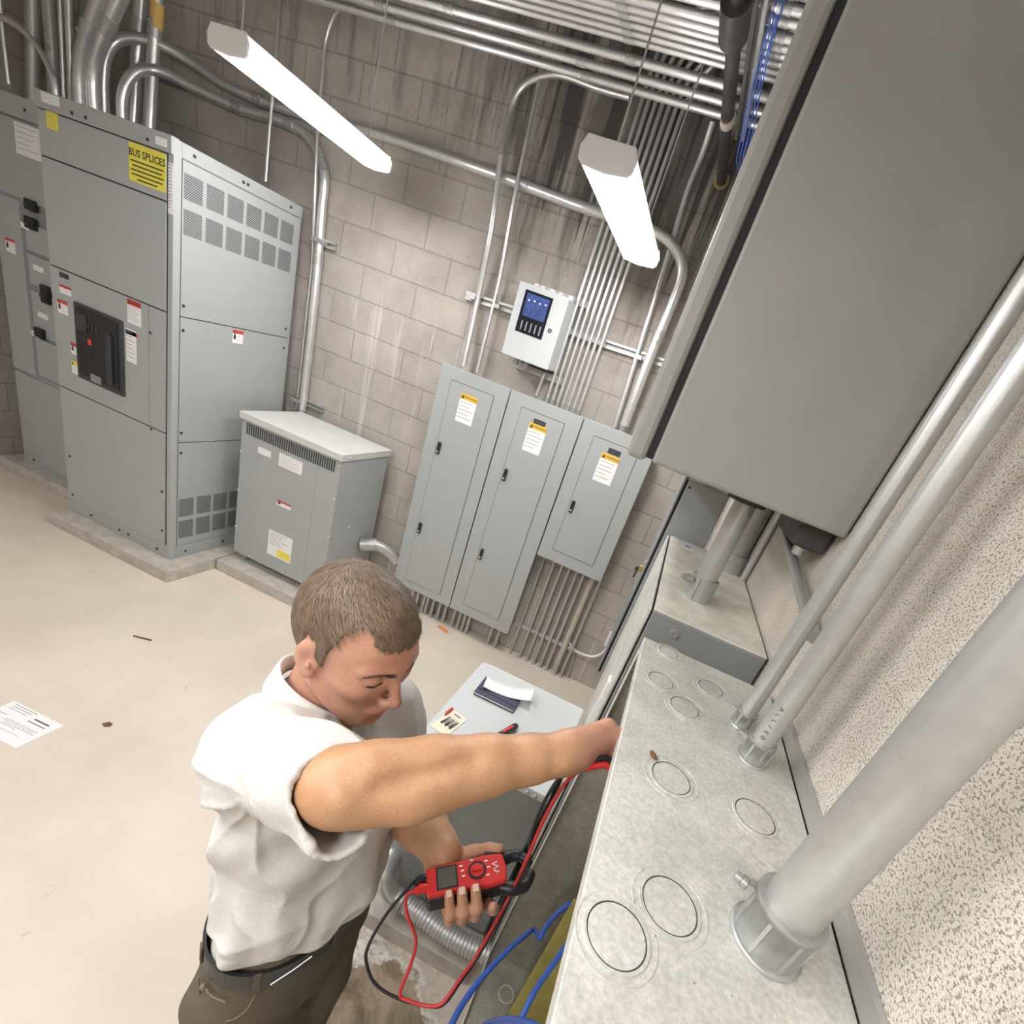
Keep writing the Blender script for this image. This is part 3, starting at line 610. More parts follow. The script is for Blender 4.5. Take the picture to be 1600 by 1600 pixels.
conduit('thin conduit arching down to the left end of the tall switchboard', [(-4.8199,-0.6000,2.4784), (-4.8269,-0.6000,2.5895), (-4.9377,-0.6000,2.7166), (-5.0905,-0.6000,2.7716), (-5.3576,-0.6000,2.8004)], .016, bend=.3)
conduit('thin conduit rising from the leftmost switchboard at the picture edge', [(-5.3664,-0.5000,2.4930), (-5.3766,-0.5000,2.7697), (-5.3716,-0.5000,2.9967)], .012)
# drops to the panelboards
conduit('medium conduit with a long bend dropping to the left panelboard', [(-1.6118,-0.1000,3.4204), (-1.8076,-0.0600,3.4362), (-2.0220,-0.0500,3.4507), (-2.1523,-0.0500,3.4187), (-2.2480,-0.0500,3.3438), (-2.2749,-0.0500,3.2187), (-2.2385,-0.1000,3.0039), (-2.1981,-0.1000,2.7149), (-2.2020,-0.0450,2.3093), (-2.1824,-0.0600,1.8935)], .018, sm=True, coup=(.46,))
conduit('thin conduit dropping straight to the left panelboard', [(-2.1521,-0.0500,3.4512), (-2.1436,-0.0500,3.3378), (-2.1043,-0.1000,2.8827), (-2.0919,-0.0400,2.4342), (-2.0784,-0.0600,1.8868)], .0115, bend=.1)
conduit('conduit dropping from the ceiling rack to the short panelboard, left of two', [(-1.1592,-0.1000,3.4186), (-1.1599,-0.0500,3.3062), (-1.1730,-0.0400,3.1653), (-1.1359,-0.0400,2.7423), (-1.0785,-0.0600,1.8798)], .016, bend=.2)
conduit('thin conduit joining the control box to the middle panelboard', [(-1.6279,-0.0600,2.0331), (-1.6371,-0.0600,1.8881)], .012)
order = ['first', 'second', 'third', 'fourth', 'fifth', 'sixth', 'seventh']
for k in range(7):
    x = -1.560 + .0375 * k; ztop = 3.80 - .028 * k
    conduit('%s from the left of the seven slim conduits rising from the middle panelboard' % order[k],
            [(x, -.06, 1.872), (x, -.06, ztop), (x + .55, -.09 - .045 * k, ztop + .10)], .0115, bend=.22, group='slim conduits above the middle panelboard', ends=(0,))
# below the panels, into the floor
bots = [(-1.2204,-0.0500,0.1087), (-1.1392,-0.0500,0.0694), (-1.0755,-0.0500,0.0652), (-1.0167,-0.0500,0.0584), (-0.9581,-0.0500,0.0516), (-0.9043,-0.0500,0.0423), (-0.8359,-0.0500,0.0538), (-0.7772,-0.0500,0.0602)]
nm = ['leftmost', 'second', 'third', 'fourth', 'fifth', 'sixth', 'seventh and thickest', 'rightmost']
rr = [.0105, .0125, .0125, .0125, .0125, .0125, .021, .011]
for k in range(8):
    x = bots[k][0]
    conduit('%s of eight pipes from the floor up to the short panelboard' % nm[k] if k != 6 else 'thickest of eight pipes from the floor up to the short panelboard, dull and taped', [(x, -.05, .0), (x, -.05, .925)], rr[k], m=M_pvc if k == 6 else M_galv, coup=(.09,), group='pipes below the short panelboard')
bxp('strut_channel', (bots[0][0] - .04, -.038, .245), (bots[7][0] + .03, -.001, .275), M_strut, None); tag(recenter(bpy.data.objects['strut_channel']), 'strut rail low on the wall behind the floor pipes', 'strut rail')
stubs = [(-2.1367,-0.0700,0.0137), (-2.0891,-0.0700,0.0182), (-2.0296,-0.0700,0.0224), (-1.9985,-0.0700,0.0189), (-1.9447,-0.0700,0.0204), (-1.8858,-0.0700,0.0246), (-1.8324,-0.0700,0.0261), (-1.7511,-0.0700,0.0543), (-1.6999,-0.0700,0.0612), (-1.6593,-0.0700,0.0630), (-1.6188,-0.0700,0.0647), (-1.4165,-0.0700,0.0490), (-1.3551,-0.0700,0.0555)]
for k, q in enumerate(stubs):
    conduit('%s from the left of the short pipe stubs under the two tall panelboards' % ['first', 'second', 'third', 'fourth', 'fifth', 'sixth', 'seventh', 'eighth', 'ninth', 'tenth', 'eleventh', 'twelfth', 'thirteenth'][k],
            [(q[0], -.07, 0), (q[0], -.07, .225)], .0125, m=M_galv, coup=(.25,), group='pipe stubs under the tall panelboards')
# ceiling rack of parallel conduits
def rack(y, z, r, label, x0=-5.2, x1=XW - .02): return conduit(label, [(x0, y, z), (x1, y, z)], r, group='parallel conduits under the ceiling', coup=(.35, .62, .8), n=10)
RK = [(-.335, 3.35, .017), (-.437, 3.35, .017), (-.552, 3.35, .017), (-.655, 3.36, .013), (-.70, 3.36, .013), (-.745, 3.36, .013), (-.79, 3.36, .013), (-.832, 3.36, .016), (-.878, 3.36, .016), (-.935, 3.37, .016), (-.99, 3.37, .016), (-1.05, 3.38, .02)]
nth = ['nearest the back wall, lowest in the picture', 'second out from the back wall', 'third out from the back wall', 'fourth out from the back wall', 'fifth out from the back wall', 'sixth out from the back wall', 'seventh out from the back wall', 'eighth out from the back wall', 'ninth out from the back wall', 'tenth out from the back wall', 'eleventh out from the back wall', 'twelfth and farthest from the back wall']
for (y, z, r), n_ in zip(RK, nth): rack(y, z, r, 'long conduit in the ceiling rack, ' + n_, -4.3 if y > -.5 else -3.6)
def strut(a, b, label, clamps=(), h=.021):
    t = thing('strut_channel', ((a[0] + b[0]) / 2, (a[1] + b[1]) / 2, min(a[2], b[2])), label, 'strut rail')
    A, B = Vector(a), Vector(b); d = (B - A).normalized(); n_ = Vector((0, -1, 0)) if abs(d.y) < .5 else Vector((0, 0, -1)); u = d.cross(n_)
    c = (A + B) / 2; L = (B - A).length / 2; mb = MB()
    mb.obox(c, d, u, n_, L, h, .002); 
    for s_ in (-1, 1): mb.obox(c + u * h * s_ + n_ * .012, d, u, n_, L, .002, .012); mb.obox(c + u * (h - .006) * s_ + n_ * .023, d, u, n_, L, .006, .0015)
    mb.build('channel', M_strut, t)
    for (x, r) in clamps:
        p = Vector((x, a[1] - .012, a[2])); m2 = MB()
        m2.box((x - r - .006, a[1] - .028 - 2 * r, a[2] - .012), (x - r - .001, a[1] - .018, a[2] + .012)); m2.box((x + r + .001, a[1] - .028 - 2 * r, a[2] - .012), (x + r + .006, a[1] - .018, a[2] + .012))
        m2.box((x - r - .006, a[1] - .034 - 2 * r, a[2] - .012), (x + r + .006, a[1] - .027 - 2 * r, a[2] + .012))
        m2.build('pipe_clamp', M_zinc, t)
    return t
strut((-2.30, -.003, 2.30), (-1.885, -.003, 2.315), 'strut rail on the wall left of the control box', ((-2.235, .018), (-2.06, .012)))
strut((-1.60, -.003, 2.305), (-.93, -.003, 2.325), 'strut rail on the wall right of the control box behind the slim conduits', [(-1.560 + .0375 * k, .0115) for k in range(7)] + [(-1.095, .016)])
strut((-3.46, -.003, 2.30), (-3.30, -.003, 2.30), 'short strut bracket halfway up the thick conduit beside the switchboard', ((-3.40, .029),))
strut((-3.50, -.003, 1.235), (-3.23, -.003, 1.235), 'short strut bracket at wall behind the transformer lid', ((-3.42, .029),))
# trapeze straps of the rack
for x, l in ((-.98, 'dark strut hanger under the ceiling conduits by the black pipe'),):
    t = strut((x, -.28, 3.325), (x, -1.10, 3.345), l)
    for y in (-.30, -1.08): MB().tube([(x, y, 3.31), (x, y, ZC)], .005, 8).build('threaded_rod', M_strut, t)
# black sprinkler pipe coming out of the wall
t = thing('sprinkler_pipe', (-1.021, -.7, 3.238), 'black steel pipe running out of the back wall under the ceiling conduits', 'pipe')
MB().tube([(-1.021, -.002, 3.238), (-1.030, -1.9, 3.238)], .026, 16).build('pipe', M_steelblack, t)
MB().tube([(-1.021, -.55, 3.238), (-1.021, -.60, 3.238)], .031, 16).build('pipe_band', M_pvc, t)
MB().ring((-1.021, -.001, 3.238), (0, -1, 0), .026, .040, .006).build('wall_collar', M_brass, t)
mb = MB(); mb.tube([(-1.03, -1.06, 3.238), (-1.03, -1.22, 3.238)], .05, 12); mb.tube([(-1.03, -1.14, 3.238), (-1.03, -1.14, 3.40)], .042, 12); mb.build('tee_fitting', M_steelblack, t)
# blue cables hanging by the black pipe
t = thing('data_cable', (-.92, -.9, 3.2), 'bunch of thin blue cables drooping beside the black pipe', 'cable')
for k in range(4):
    MB().tube(spline([(-.93 + .008 * k, -1.25, 3.55), (-.945 + .009 * k, -.95 - .01 * k, 3.33 + .01 * (k % 3)), (-.94 + .012 * k, -.6, 3.20 + .012 * k), (-.90 + .012 * k, -.35, 3.16), (-.60, -.25, 3.14 + .01 * k)], 6), .0025, 6).build('cable_strand', M_wire, t)
# white flexible conduit and outlet box low by the right-hand cabinets
t = thing('outlet_box', (-.545, -.03, .40), 'small white box low on the back wall with a looped white flexible conduit', 'outlet box')
q = (-0.5338,-0.0300,0.4725)
bxp('box', (q[0] - .035, -.055, q[2] - .055), (q[0] + .035, -.002, q[2] + .055), M_whitep, t, .004)
bxp('cover', (q[0] - .03, -.060, q[2] + .0), (q[0] + .05, -.055, q[2] + .065), M_whitep, t)
MB().tube(spline([(-0.5398,-0.0300,0.4101), (-0.5570,-0.0300,0.3348), (-0.6131,-0.0300,0.2746), (-0.7143,-0.0300,0.2578), (-0.7878,-0.0300,0.2804), (-0.8325,-0.0300,0.3420), (-0.8318,-0.0300,0.4964), (-0.8257,-0.0400,0.7578)], 8), .010, 10).build('flexible_conduit', M_whitep, t)
conduit('thin grey cable dropping to the floor below the short panelboard', [(-0.8211,-0.0200,0.3187), (-0.7553,-0.0200,0.2305), (-0.7252,-0.0200,0.1213), (-0.7302,-0.0200,0.0160)], .006, m=M_galv, sm=True)
# elbow by the transformer on the wall, half hidden by the man's head
conduit('stubby flexible conduit elbow between the wall transformer and the panelboards', [(-2.56, -.26, .44), (-2.46, -.20, .46), (-2.37, -.15, .42), (-2.31, -.12, .36)], .045, m=M_galv, sm=True, coup=(.2,))

# ================= cabinets on the right wall =================
# near open wiring cabinet: dusty galvanised top with knockouts, front cover off
UX0, UX1, UY0, UY1, UZ0, UZ1 = -.527, XW - .012, -3.36, -2.236, .335, 1.624
ub = thing('wiring_cabinet', (-.37, -2.8, .335), 'open galvanised wiring cabinet on the right wall, cover off, knockouts in its dusty top', 'wiring cabinet')
bxp('top_panel', (UX0, UY0, UZ1 - .003), (UX1, UY1, UZ1), M_tub, ub, .0015)
mb = MB(); mb.box((UX0, UY1 - .003, UZ0), (UX1, UY1, UZ1 - .003)); mb.build('far_side', M_tubshade, ub)
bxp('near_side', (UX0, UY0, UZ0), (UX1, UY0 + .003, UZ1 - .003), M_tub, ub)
bxp('bottom_panel', (UX0, UY0, UZ0 - .003), (UX1, UY1, UZ0), M_tubshade, ub)
bxp('back_panel', (UX1 - .003, UY0 + .003, UZ0), (UX1, UY1 - .003, UZ1 - .003), M_tubshade, ub)
bxp('front_lip', (UX0, UY0, UZ1 - .024), (UX0 + .003, UY1, UZ1 - .001), M_tub, ub, .001)
bxp('front_lip', (UX0, UY1 - .028, UZ0), (UX0 + .003, UY1, UZ1 - .032), M_tub, ub, .001)
bxp('front_lip', (UX0, UY0, UZ0), (UX0 + .003, UY1 - .028, UZ0 + .03), M_tub, ub, .001)
for (x, y, ro) in ((-.467, -2.261, .026), (-.475, -2.394, .030), (-.370, -2.335, .030), (-.424, -2.450, .032), (-.440, -2.653, .034), (-.311, -2.648, .034), (-.4315, -2.851, .036), (-.4845, -2.911, .036), (-.30, -2.985, .032)):
    mb = MB(); mb.ring((x, y, UZ1 - .0002), (0, 0, 1), ro - .0035, ro, .0016, 40); mb.ring((x, y, UZ1 - .0002), (0, 0, 1), ro + .007, ro + .0085, .0010, 40)
    mb.cur = 1; mb.ring((x, y, UZ1 - .0002), (0, 0, 1), ro - .0052, ro - .0036, .0009, 40); k = mb.build('knockout', [M_tub, M_seam], ub)
    MB().disc((x, y, UZ1 - .0002), (0, 0, 1), ro - .0052, .0009, 32).build('knockout_disc', M_tub, k)
for (x, y) in ((-.43, -2.33), (-.36, -2.42)): MB().ring((x, y, UZ0), (0, 0, 1), .022, .025, .0015, 28).build('knockout', M_tub, ub)
bxp('divider_plate', (-.42, -2.433, .337), (UX1 - .004, -2.427, 1.0), M_olive, ub, .001)['label'] = 'olive divider plate inside'
bxp('wall_strut', (UX1 + .001, -3.36, UZ1 + .001), (XW - .0005, -2.30, UZ1 + .028), M_strut, ub, .001)
# screws along the far lip
# gutter cabinet beyond it
gt = thing('gutter_cabinet', (-.38, -1.68, .0), 'tall grey wireway cabinet beyond the open one, dust-caked pale top with a paper tag', 'wireway cabinet')
GX0, GY0, GY1, GZ = -.523, -2.100, -1.245, 1.6435
bxp('body', (GX0, GY0, .0), (XW - .008, GY1, GZ - .004), M_grey2, gt, .004)
bxp('top_panel', (GX0 + .001, GY0 + .001, GZ - .004), (XW - .008, GY1, GZ), M_dusty, gt, .001)
bxp('cover_gap', (GX0 - .005, GY0 + .006, .03), (GX0, GY1, GZ - .012), M_gask, gt)
bxp('front_cover', (GX0 - .013, GY0 + .002, .02), (GX0 - .005, GY1, GZ - .004), M_tub, gt, .002)
bxp('cover_latch', (GX0 - .021, -1.98, 1.18), (GX0 - .012, -1.94, 1.32), M_whitep, gt)
MB().ring((-.452, GY0, 1.603), (0, -1, 0), .004, .011, .006, 16).build('bolt', M_emt, gt)
tg = recenter(tag(MB().box((-.475, -1.365, GZ), (-.425, -1.295, GZ + .0015)).build('paper_tag', M_white), 'paper tag with blue handwriting on the dusty wireway cabinet top', 'tag'))
mb = MB()
for k in range(3): mb.box((-.466 + .004 * k, -1.345 + .014 * k, GZ + .0014), (-.436 + .003 * k, -1.340 + .014 * k, GZ + .0018))
mb.build('handwriting', M_blue, tg)
# small stains of pale blue chalk stay part of the dusty top
# third enclosure farther along
c3 = thing('meter_enclosure', (-.46, -.9, .86), 'grey steel enclosure far along the right wall, padlock keys hanging at its door', 'enclosure')
bxp('body', (-.549, -1.2, .88), (-.374, -.55, 1.872), M_grey, c3, .004)
bxp('door_gap', (-.559, -1.192, .87), (-.549, -.56, 1.868), M_gask, c3)
bxp('door', (-.566, -1.2, .86), (-.559, -.55, 1.875), M_grey2, c3, .002)
MB().tube([(-.46, -1.05, 1.872), (-.46, -1.05, 1.95)], .022, 14).build('top_connector', M_zinc, c3)
MB().disc((-.535, -1.201, 1.845), (0, -1, 0), .006, .003, 10).build('bolt', M_inkd, c3)
kq = (-0.5735,-1.1200,1.4247)
t = recenter(tag(MB().box((kq[0] - .012, -1.13, kq[2] - .02), (kq[0] + .02, -1.11, kq[2] + .012)).build('padlock', M_brass, None, .004), 'brass padlock with keys at the edge of the far grey enclosure', 'padlock'))
mb = MB(); mb.tube(spline([(kq[0] + .002, -1.12, kq[2] + .01), (kq[0] + .006, -1.12, kq[2] + .035), (kq[0] + .022, -1.12, kq[2] + .03), (kq[0] + .026, -1.12, kq[2] + .005)], 5), .003, 8); mb.build('shackle', M_emt, t)
mb = MB(); mb.box((kq[0] - .022, -1.122, kq[2] - .06), (kq[0] - .014, -1.118, kq[2] - .012)); mb.disc((kq[0] - .018, -1.122, kq[2] - .012), (0, -1, 0), .011, .003, 12); mb.build('key', M_inkd, t)

# big upper enclosure, near end facing the camera
ue = thing('upper_enclosure', (-.44, -1.6, 1.972), 'huge warm grey enclosure high on the right wall, black gasket around its door', 'enclosure')
EY0, EY1, EZ0, EZ1 = -2.10, -1.05, 1.972, 3.25
bxp('body', (-.676, EY0, EZ0), (XW - .004, EY1, EZ1), M_taupe, ue, .008)
bxp('door_gasket', (-.692, EY0 + .006, EZ0 + .006), (-.676, EY1 - .006, EZ1 - .006), M_gask, ue)
bxp('door', (-.738, EY0 - .004, EZ0 - .004), (-.692, EY1 + .004, EZ1 + .004), M_taupe, ue, .012)
# fittings below it
def nipple(x, y, r, z0, z1, label):
    t = thing('conduit_nipple', (x, y, z0), label, 'conduit pipe')
    MB().tube([(x, y, z0), (x, y, z1)], r, 20).build('pipe', M_galv, t)
    mb = MB(); mb.tube([(x, y, z0), (x, y, z0 + .07)], r * 1.22, 20)
    for k in range(6):
        a = k * math.pi / 3; mb.obox((x + math.cos(a) * r * 1.24, y + math.sin(a) * r * 1.24, z0 + .035), (-math.sin(a), math.cos(a), 0), (math.cos(a), math.sin(a), 0), (0, 0, 1), .004, .003, .034)
    mb.build('connector', M_zinc, t)
    s_ = MB(); s_.tube([(x - r * 1.1, y - .02, z0 + .055), (x - r * 1.1 - .035, y - .03, z0 + .055)], .008, 8); s_.tube([(x - r * 1.1 - .012, y - .023, z0 + .055), (x - r * 1.1 - .022, y - .026, z0 + .055)], .012, 6); s_.build('clamp_screw', M_zinc, t)
    return t
t = nipple(-.412, -1.885, .030, GZ, 1.975, 'thick grey pipe, nearer of two rising from the dusty wireway top')
MB().ring((-.412, -1.885, 1.945), (0, 0, 1), .030, .052, .022, 12).build('locknut', M_seam, t)
nipple(-.285, -1.40, .048, GZ, 1.975, 'thick bright pipe by the wall, farther of two rising from the dusty wireway top')
for k in range(3):
    conduit('%s of three slim pipes climbing the right wall behind the dusty wireway cabinet' % ['leftmost', 'middle', 'rightmost'][k], [(XW - .014, -1.40 - .034 * k, GZ - .3), (XW - .014, -1.40 - .034 * k, 3.3)], .012, group='slim pipes on the right wall')
# dark bracket with connectors below the enclosure
db = thing('hub_bracket', (-.26, -1.85, 1.90), 'dark bracket with bolts and hubs under the huge upper enclosure at the wall', 'bracket')
mb = MB(); mb.box((-.300, -2.04, 1.912), (XW - .006, -1.80, 1.971)); mb.build('bracket', M_steelblack, db, .006)
for k in range(3): MB().tube([(-.275 + .012 * k, -2.03 + .05 * k, 1.912), (-.275 + .012 * k, -2.03 + .05 * k, 1.892)], .012, 10).build('hub', M_zinc if k < 2 else M_gask, db)
MB().tube([(-.262, -1.80, 1.895), (-.240, -2.30, 1.80)], .014, 12).build('brace_pipe', M_galv, db)

# three conduits standing on the open cabinet's top
def riser(x, y, r, label, mark=None, h=.075):
    t = thing('conduit_riser', (x, y, UZ1), label, 'conduit pipe')
    p = MB().tube([(x, y, UZ1 + .006), (x, y, ZC)], r, 32).build('pipe', M_galv, t)
    R = r * 1.20; mb = MB()
    mb.tube([(x, y, UZ1), (x, y, UZ1 + .005), (x, y, UZ1 + .0055)], [R * 1.14, R * 1.14, R], 36)
    mb.tube([(x, y, UZ1 + .005), (x, y, UZ1 + h - .008), (x, y, UZ1 + h - .008), (x, y, UZ1 + h)], [R, R, R * 1.06, R * 1.06], 36)
    for k in range(7):
        a = k * 2 * math.pi / 7 + .4; mb.obox((x + math.cos(a) * R, y + math.sin(a) * R, UZ1 + h * .45), (-math.sin(a), math.cos(a), 0), (math.cos(a), math.sin(a), 0), (0, 0, 1), .002, .0015, h * .42)
    mb.build('connector', M_zinc, t)
    s_ = MB(); a = 2.75; d = Vector((math.cos(a), math.sin(a), 0)); c = Vector((x, y, UZ1 + h * .72)) + d * R
    s_.obox(c - d * .002, (-d.y, d.x, 0), d, (0, 0, 1), r * .22, .010, r * .24)
    s_.tube([c, c + d * r * .75], r * .15, 10); s_.tube([c + d * r * .3, c + d * r * .52], r * .24, 6); s_.tube([c + d * r * .55, c + d * r * .78], r * .19, 8)
    s_.build('clamp_screw', M_zinc, t)
    if mark:
        mk = MB()
        for i, ch in enumerate(mark):
            z = UZ1 + h + .072 - i * .012; a2 = -2.15; d2 = Vector((math.cos(a2), math.sin(a2), 0)); ux = Vector((0, 0, -1)); uy = Vector((0, 0, 1)).cross(d2) * -1
            text(mk, ch, Vector((x, y, z)) + d2 * (r + .0004), ux, ux.cross(d2) * -1, .010)
        mk.build('stamped_lettering', M_inkd, t)
    return t
riser(-.322, -2.834, .0292, 'thickest galvanised conduit on the open cabinet, nearest the camera', h=.062)
riser(-.303, -2.514, .0187, 'medium galvanised conduit on the open cabinet with ALLIED lettering, farther from the camera', 'ALLIED', .045)
riser(-.315, -2.425, .0147, 'slimmest galvanised conduit on the open cabinet, behind the lettered one', h=.036)

# ================= transformer behind the man =================
t2 = thing('transformer', (-.79, -1.83, .09), 'grey transformer behind the man, tools and notebook lying on its flat lid', 'transformer')
BX0, BX1, BY0, BY1, BZ = -1.032, -.556, -2.088, -1.570, .90
bxp('body', (BX0 + .006, BY0 + .008, .125), (BX1 - .006, BY1 - .006, BZ - .03), M_grey2, t2, .004)
mb = MB(); mb.prism([(BX0, BY0, BZ - .034), (BX1, BY0, BZ - .034), (BX1, BY1, BZ - .034), (BX0 + .02, BY1, BZ - .034), (BX0, BY1 - .02, BZ - .034)], (0, 0, .034)); mb.build('lid', M_lgrey, t2, .004)
for x in (BX0 + .02, BX1 - .08):
    for y in (BY0 + .02, BY1 - .08): bxp('foot', (x, y, .09), (x + .06, y + .06, .127), M_grey2, t2)
for x in (-.63, -.60, -.99): MB().ball((x, BY0, BZ - .018), .007, 8).build('screw', M_emt, t2)
# flexible metal conduit along its foot
P = spline([(-1.0, -2.06, .275), (-1.0, -2.11, .275), (-.985, -2.155, .255), (-.93, -2.165, .20), (-.86, -2.16, .185), (-.78, -2.165, .18), (-.70, -2.17, .172), (-.60, -2.17, .17), (-.52, -2.16, .17)], 6)
fx = thing('flexible_conduit', (-.76, -2.165, .12), 'fat flexible metal conduit running along the foot of the transformer behind the man', 'flexible conduit')
sm_ = [Vector(q) for q in P]; k0 = next(i for i, q in enumerate(sm_) if q.x > -.90)
MB().tube(sm_[:k0 + 1], .036, 18).build('smooth_elbow', M_emt, fx)
seg = []; rad = []
for a, b in zip(sm_[k0:], sm_[k0 + 1:]):
    n_ = max(2, int((b - a).length / .0022))
    for i in range(n_): seg.append(a.lerp(b, i / n_))
tot = 0
for i in range(len(seg)): rad.append(.034 + .0035 * math.sin(i * 2 * math.pi / 6))
MB().tube(seg, rad, 18).build('corrugated_hose', M_emt, fx)
MB().tube([sm_[k0] - Vector((.02, 0, 0)), sm_[k0] + Vector((.015, 0, 0))], .041, 18).build('connector', M_galv, fx)

# ================= things on the transformer lid =================
LZ = .90
nb_c = [(-0.9725,-1.7975,0.9150), (-0.8022,-1.7956,0.9150), (-0.7885,-1.6015,0.9150), (-0.9721,-1.7076,0.9150)]
def quadbox(name, q, z0, z1, m, parent=None, bevel=.0): return MB().prism([(a[0], a[1], z0) for a in q], (0, 0, z1 - z0)).build(name, m, parent, bevel)
A, B = Vector(nb_c[0]), Vector(nb_c[1]); ux = (B - A); ux.z = 0; L_ = ux.length; ux.normalize(); uy = Vector((-ux.y, ux.x, 0))
Q = lambda u, v, z: A.xy.to_3d() + ux * u + uy * v + Vector((0, 0, z))
M_navy = mat('navy_cover', (.035, .038, .085), .45, var=.05); M_page = mat('paper_pages', (.72, .68, .60), .8)
nb = thing('notebook', Q(L_ / 2, .06, LZ), 'navy hardback notebook lying on the grey transformer lid under a paper slip', 'notebook')
MB().prism([Q(0, 0, LZ), Q(L_, 0, LZ), Q(L_, .115, LZ), Q(0, .115, LZ)], (0, 0, .003)).build('back_cover', M_navy, nb)
MB().prism([Q(.003, .003, LZ + .003), Q(L_ - .003, .003, LZ + .003), Q(L_ - .003, .112, LZ + .003), Q(.003, .112, LZ + .003)], (0, 0, .010)).build('pages', M_page, nb)
MB().prism([Q(0, 0, LZ + .013), Q(L_, 0, LZ + .013), Q(L_, .115, LZ + .013), Q(0, .115, LZ + .013)], (0, 0, .003)).build('front_cover', M_navy, nb)
MB().prism([Q(0, .028, LZ + .0161), Q(L_, .018, LZ + .0161), Q(L_, .023, LZ + .0161), Q(0, .033, LZ + .0161)], (0, 0, .001)).build('elastic_band', M_black, nb)
# curled paper slip on the notebook
mb = MB(); n = 14; W_, H_ = .195, .075; c0 = Q(.02, .035, 0)
ang = .17; px = ux * math.cos(ang) + uy * math.sin(ang) * 1.0; py = uy * math.cos(ang) - ux * math.sin(ang)
V_ = []
for j in (0, 1):
    for i in range(n + 1):
        s_ = i / n; z = LZ + .0175 + .018 * (s_ - .45) ** 2 * 4 * (.6 if s_ < .45 else 1.0) + (.008 if j and s_ > .7 else 0) * (s_ - .7) * 3
        V_.append(c0 + px * W_ * s_ + py * H_ * j + Vector((0, 0, z)))
mb.add(V_, [(i, i + 1, n + 2 + i, n + 1 + i) for i in range(n)], True)
sl = mb.build('paper_slip', M_white, None); so = sl.modifiers.new('thick', 'SOLIDIFY'); so.thickness = .0004
recenter(tag(sl, 'curled white paper slip lying across the navy notebook', 'paper'))
# card of probe tips
cq = [(-1.0208,-2.0434,0.9030), (-0.9512,-2.0567,0.9030), (-0.9437,-1.9413,0.9030), (-1.0194,-1.9225,0.9030)]
a_, b_, d_ = Vector(cq[0]), Vector(cq[1]), Vector(cq[3]); cx_ = (b_ - a_); cx_.z = 0; cw = cx_.length; cx_.normalize(); cy_ = Vector((-cx_.y, cx_.x, 0)); ch = (d_ - a_).xy.length
CQ = lambda u, v, z: a_.xy.to_3d() + cx_ * (u * cw) + cy_ * (v * ch) + Vector((0, 0, z))
M_card = mat('cream_card', (.74, .70, .55), .6, var=.03)
pc = thing('accessory_card', CQ(.5, .5, LZ), 'cream backing card of small black probe tips on the transformer lid', 'card of parts')
MB().prism([CQ(0, 0, LZ), CQ(1, 0, LZ), CQ(1, 1, LZ), CQ(0, 1, LZ)], (0, 0, .0025)).build('backing_card', M_card, pc)
MB().prism([CQ(.3, .86, LZ + .0024), CQ(.7, .86, LZ + .0024), CQ(.7, .90, LZ + .0024), CQ(.3, .90, LZ + .0024)], (0, 0, .0006)).build('hang_slot', M_inkd, pc)
for k in range(5): MB().tube([CQ(.25 + .13 * k, .30 + .05 * (k % 2), LZ + .006), CQ(.33 + .13 * k, .68, LZ + .006)], [.0032, .0012], 8).build('probe_tip', M_black if k % 2 == 0 else M_zinc, pc)
p_ = MB().tube([CQ(.02, .98, LZ + .008), CQ(.02, .72, LZ + .008), CQ(.06, .62, LZ + .007)], [.005, .005, .003], 8).build('red_probe', M_red, pc)
# red and black screwdriver
s0, s1 = Vector((-0.8363,-2.0428,0.9120)), Vector((-0.7632,-1.8608,0.9140)); sd_d = (s1 - s0); sd_d.z = 0; SL = sd_d.length; sd_d.normalize(); s0.z = LZ + .013
sd = thing('screwdriver', s0 + sd_d * SL / 2 - Vector((0, 0, .013)), 'red and black insulated screwdriver lying on the transformer lid', 'screwdriver')
M_redp = mat('red_plastic', (.68, .035, .03), .35, var=.03)
MB().tube([s0 + sd_d * (SL * .42 + (SL * .58) * t_) for t_ in (0, .1, .45, .8, .96, 1)], [.009, .012, .0115, .0130, .011, .005], 14).build('handle_grip', M_black, sd)
MB().tube([s0 + sd_d * (SL * t_) for t_ in (.15, .22, .34, .44)], [.005, .011, .0115, .009], 14).build('collar', M_redp, sd)
MB().tube([s0 + sd_d * (SL * .16), s0 - sd_d * .10], .0035, 10).build('shaft', M_redp, sd)
mb = MB(); mb.obox(s0 + sd_d * SL * .72 + Vector((0, 0, .0115)), sd_d, (-sd_d.y, sd_d.x, 0), (0, 0, 1), SL * .14, .004, .0012); mb.build('handle_inlay', M_redp, sd)

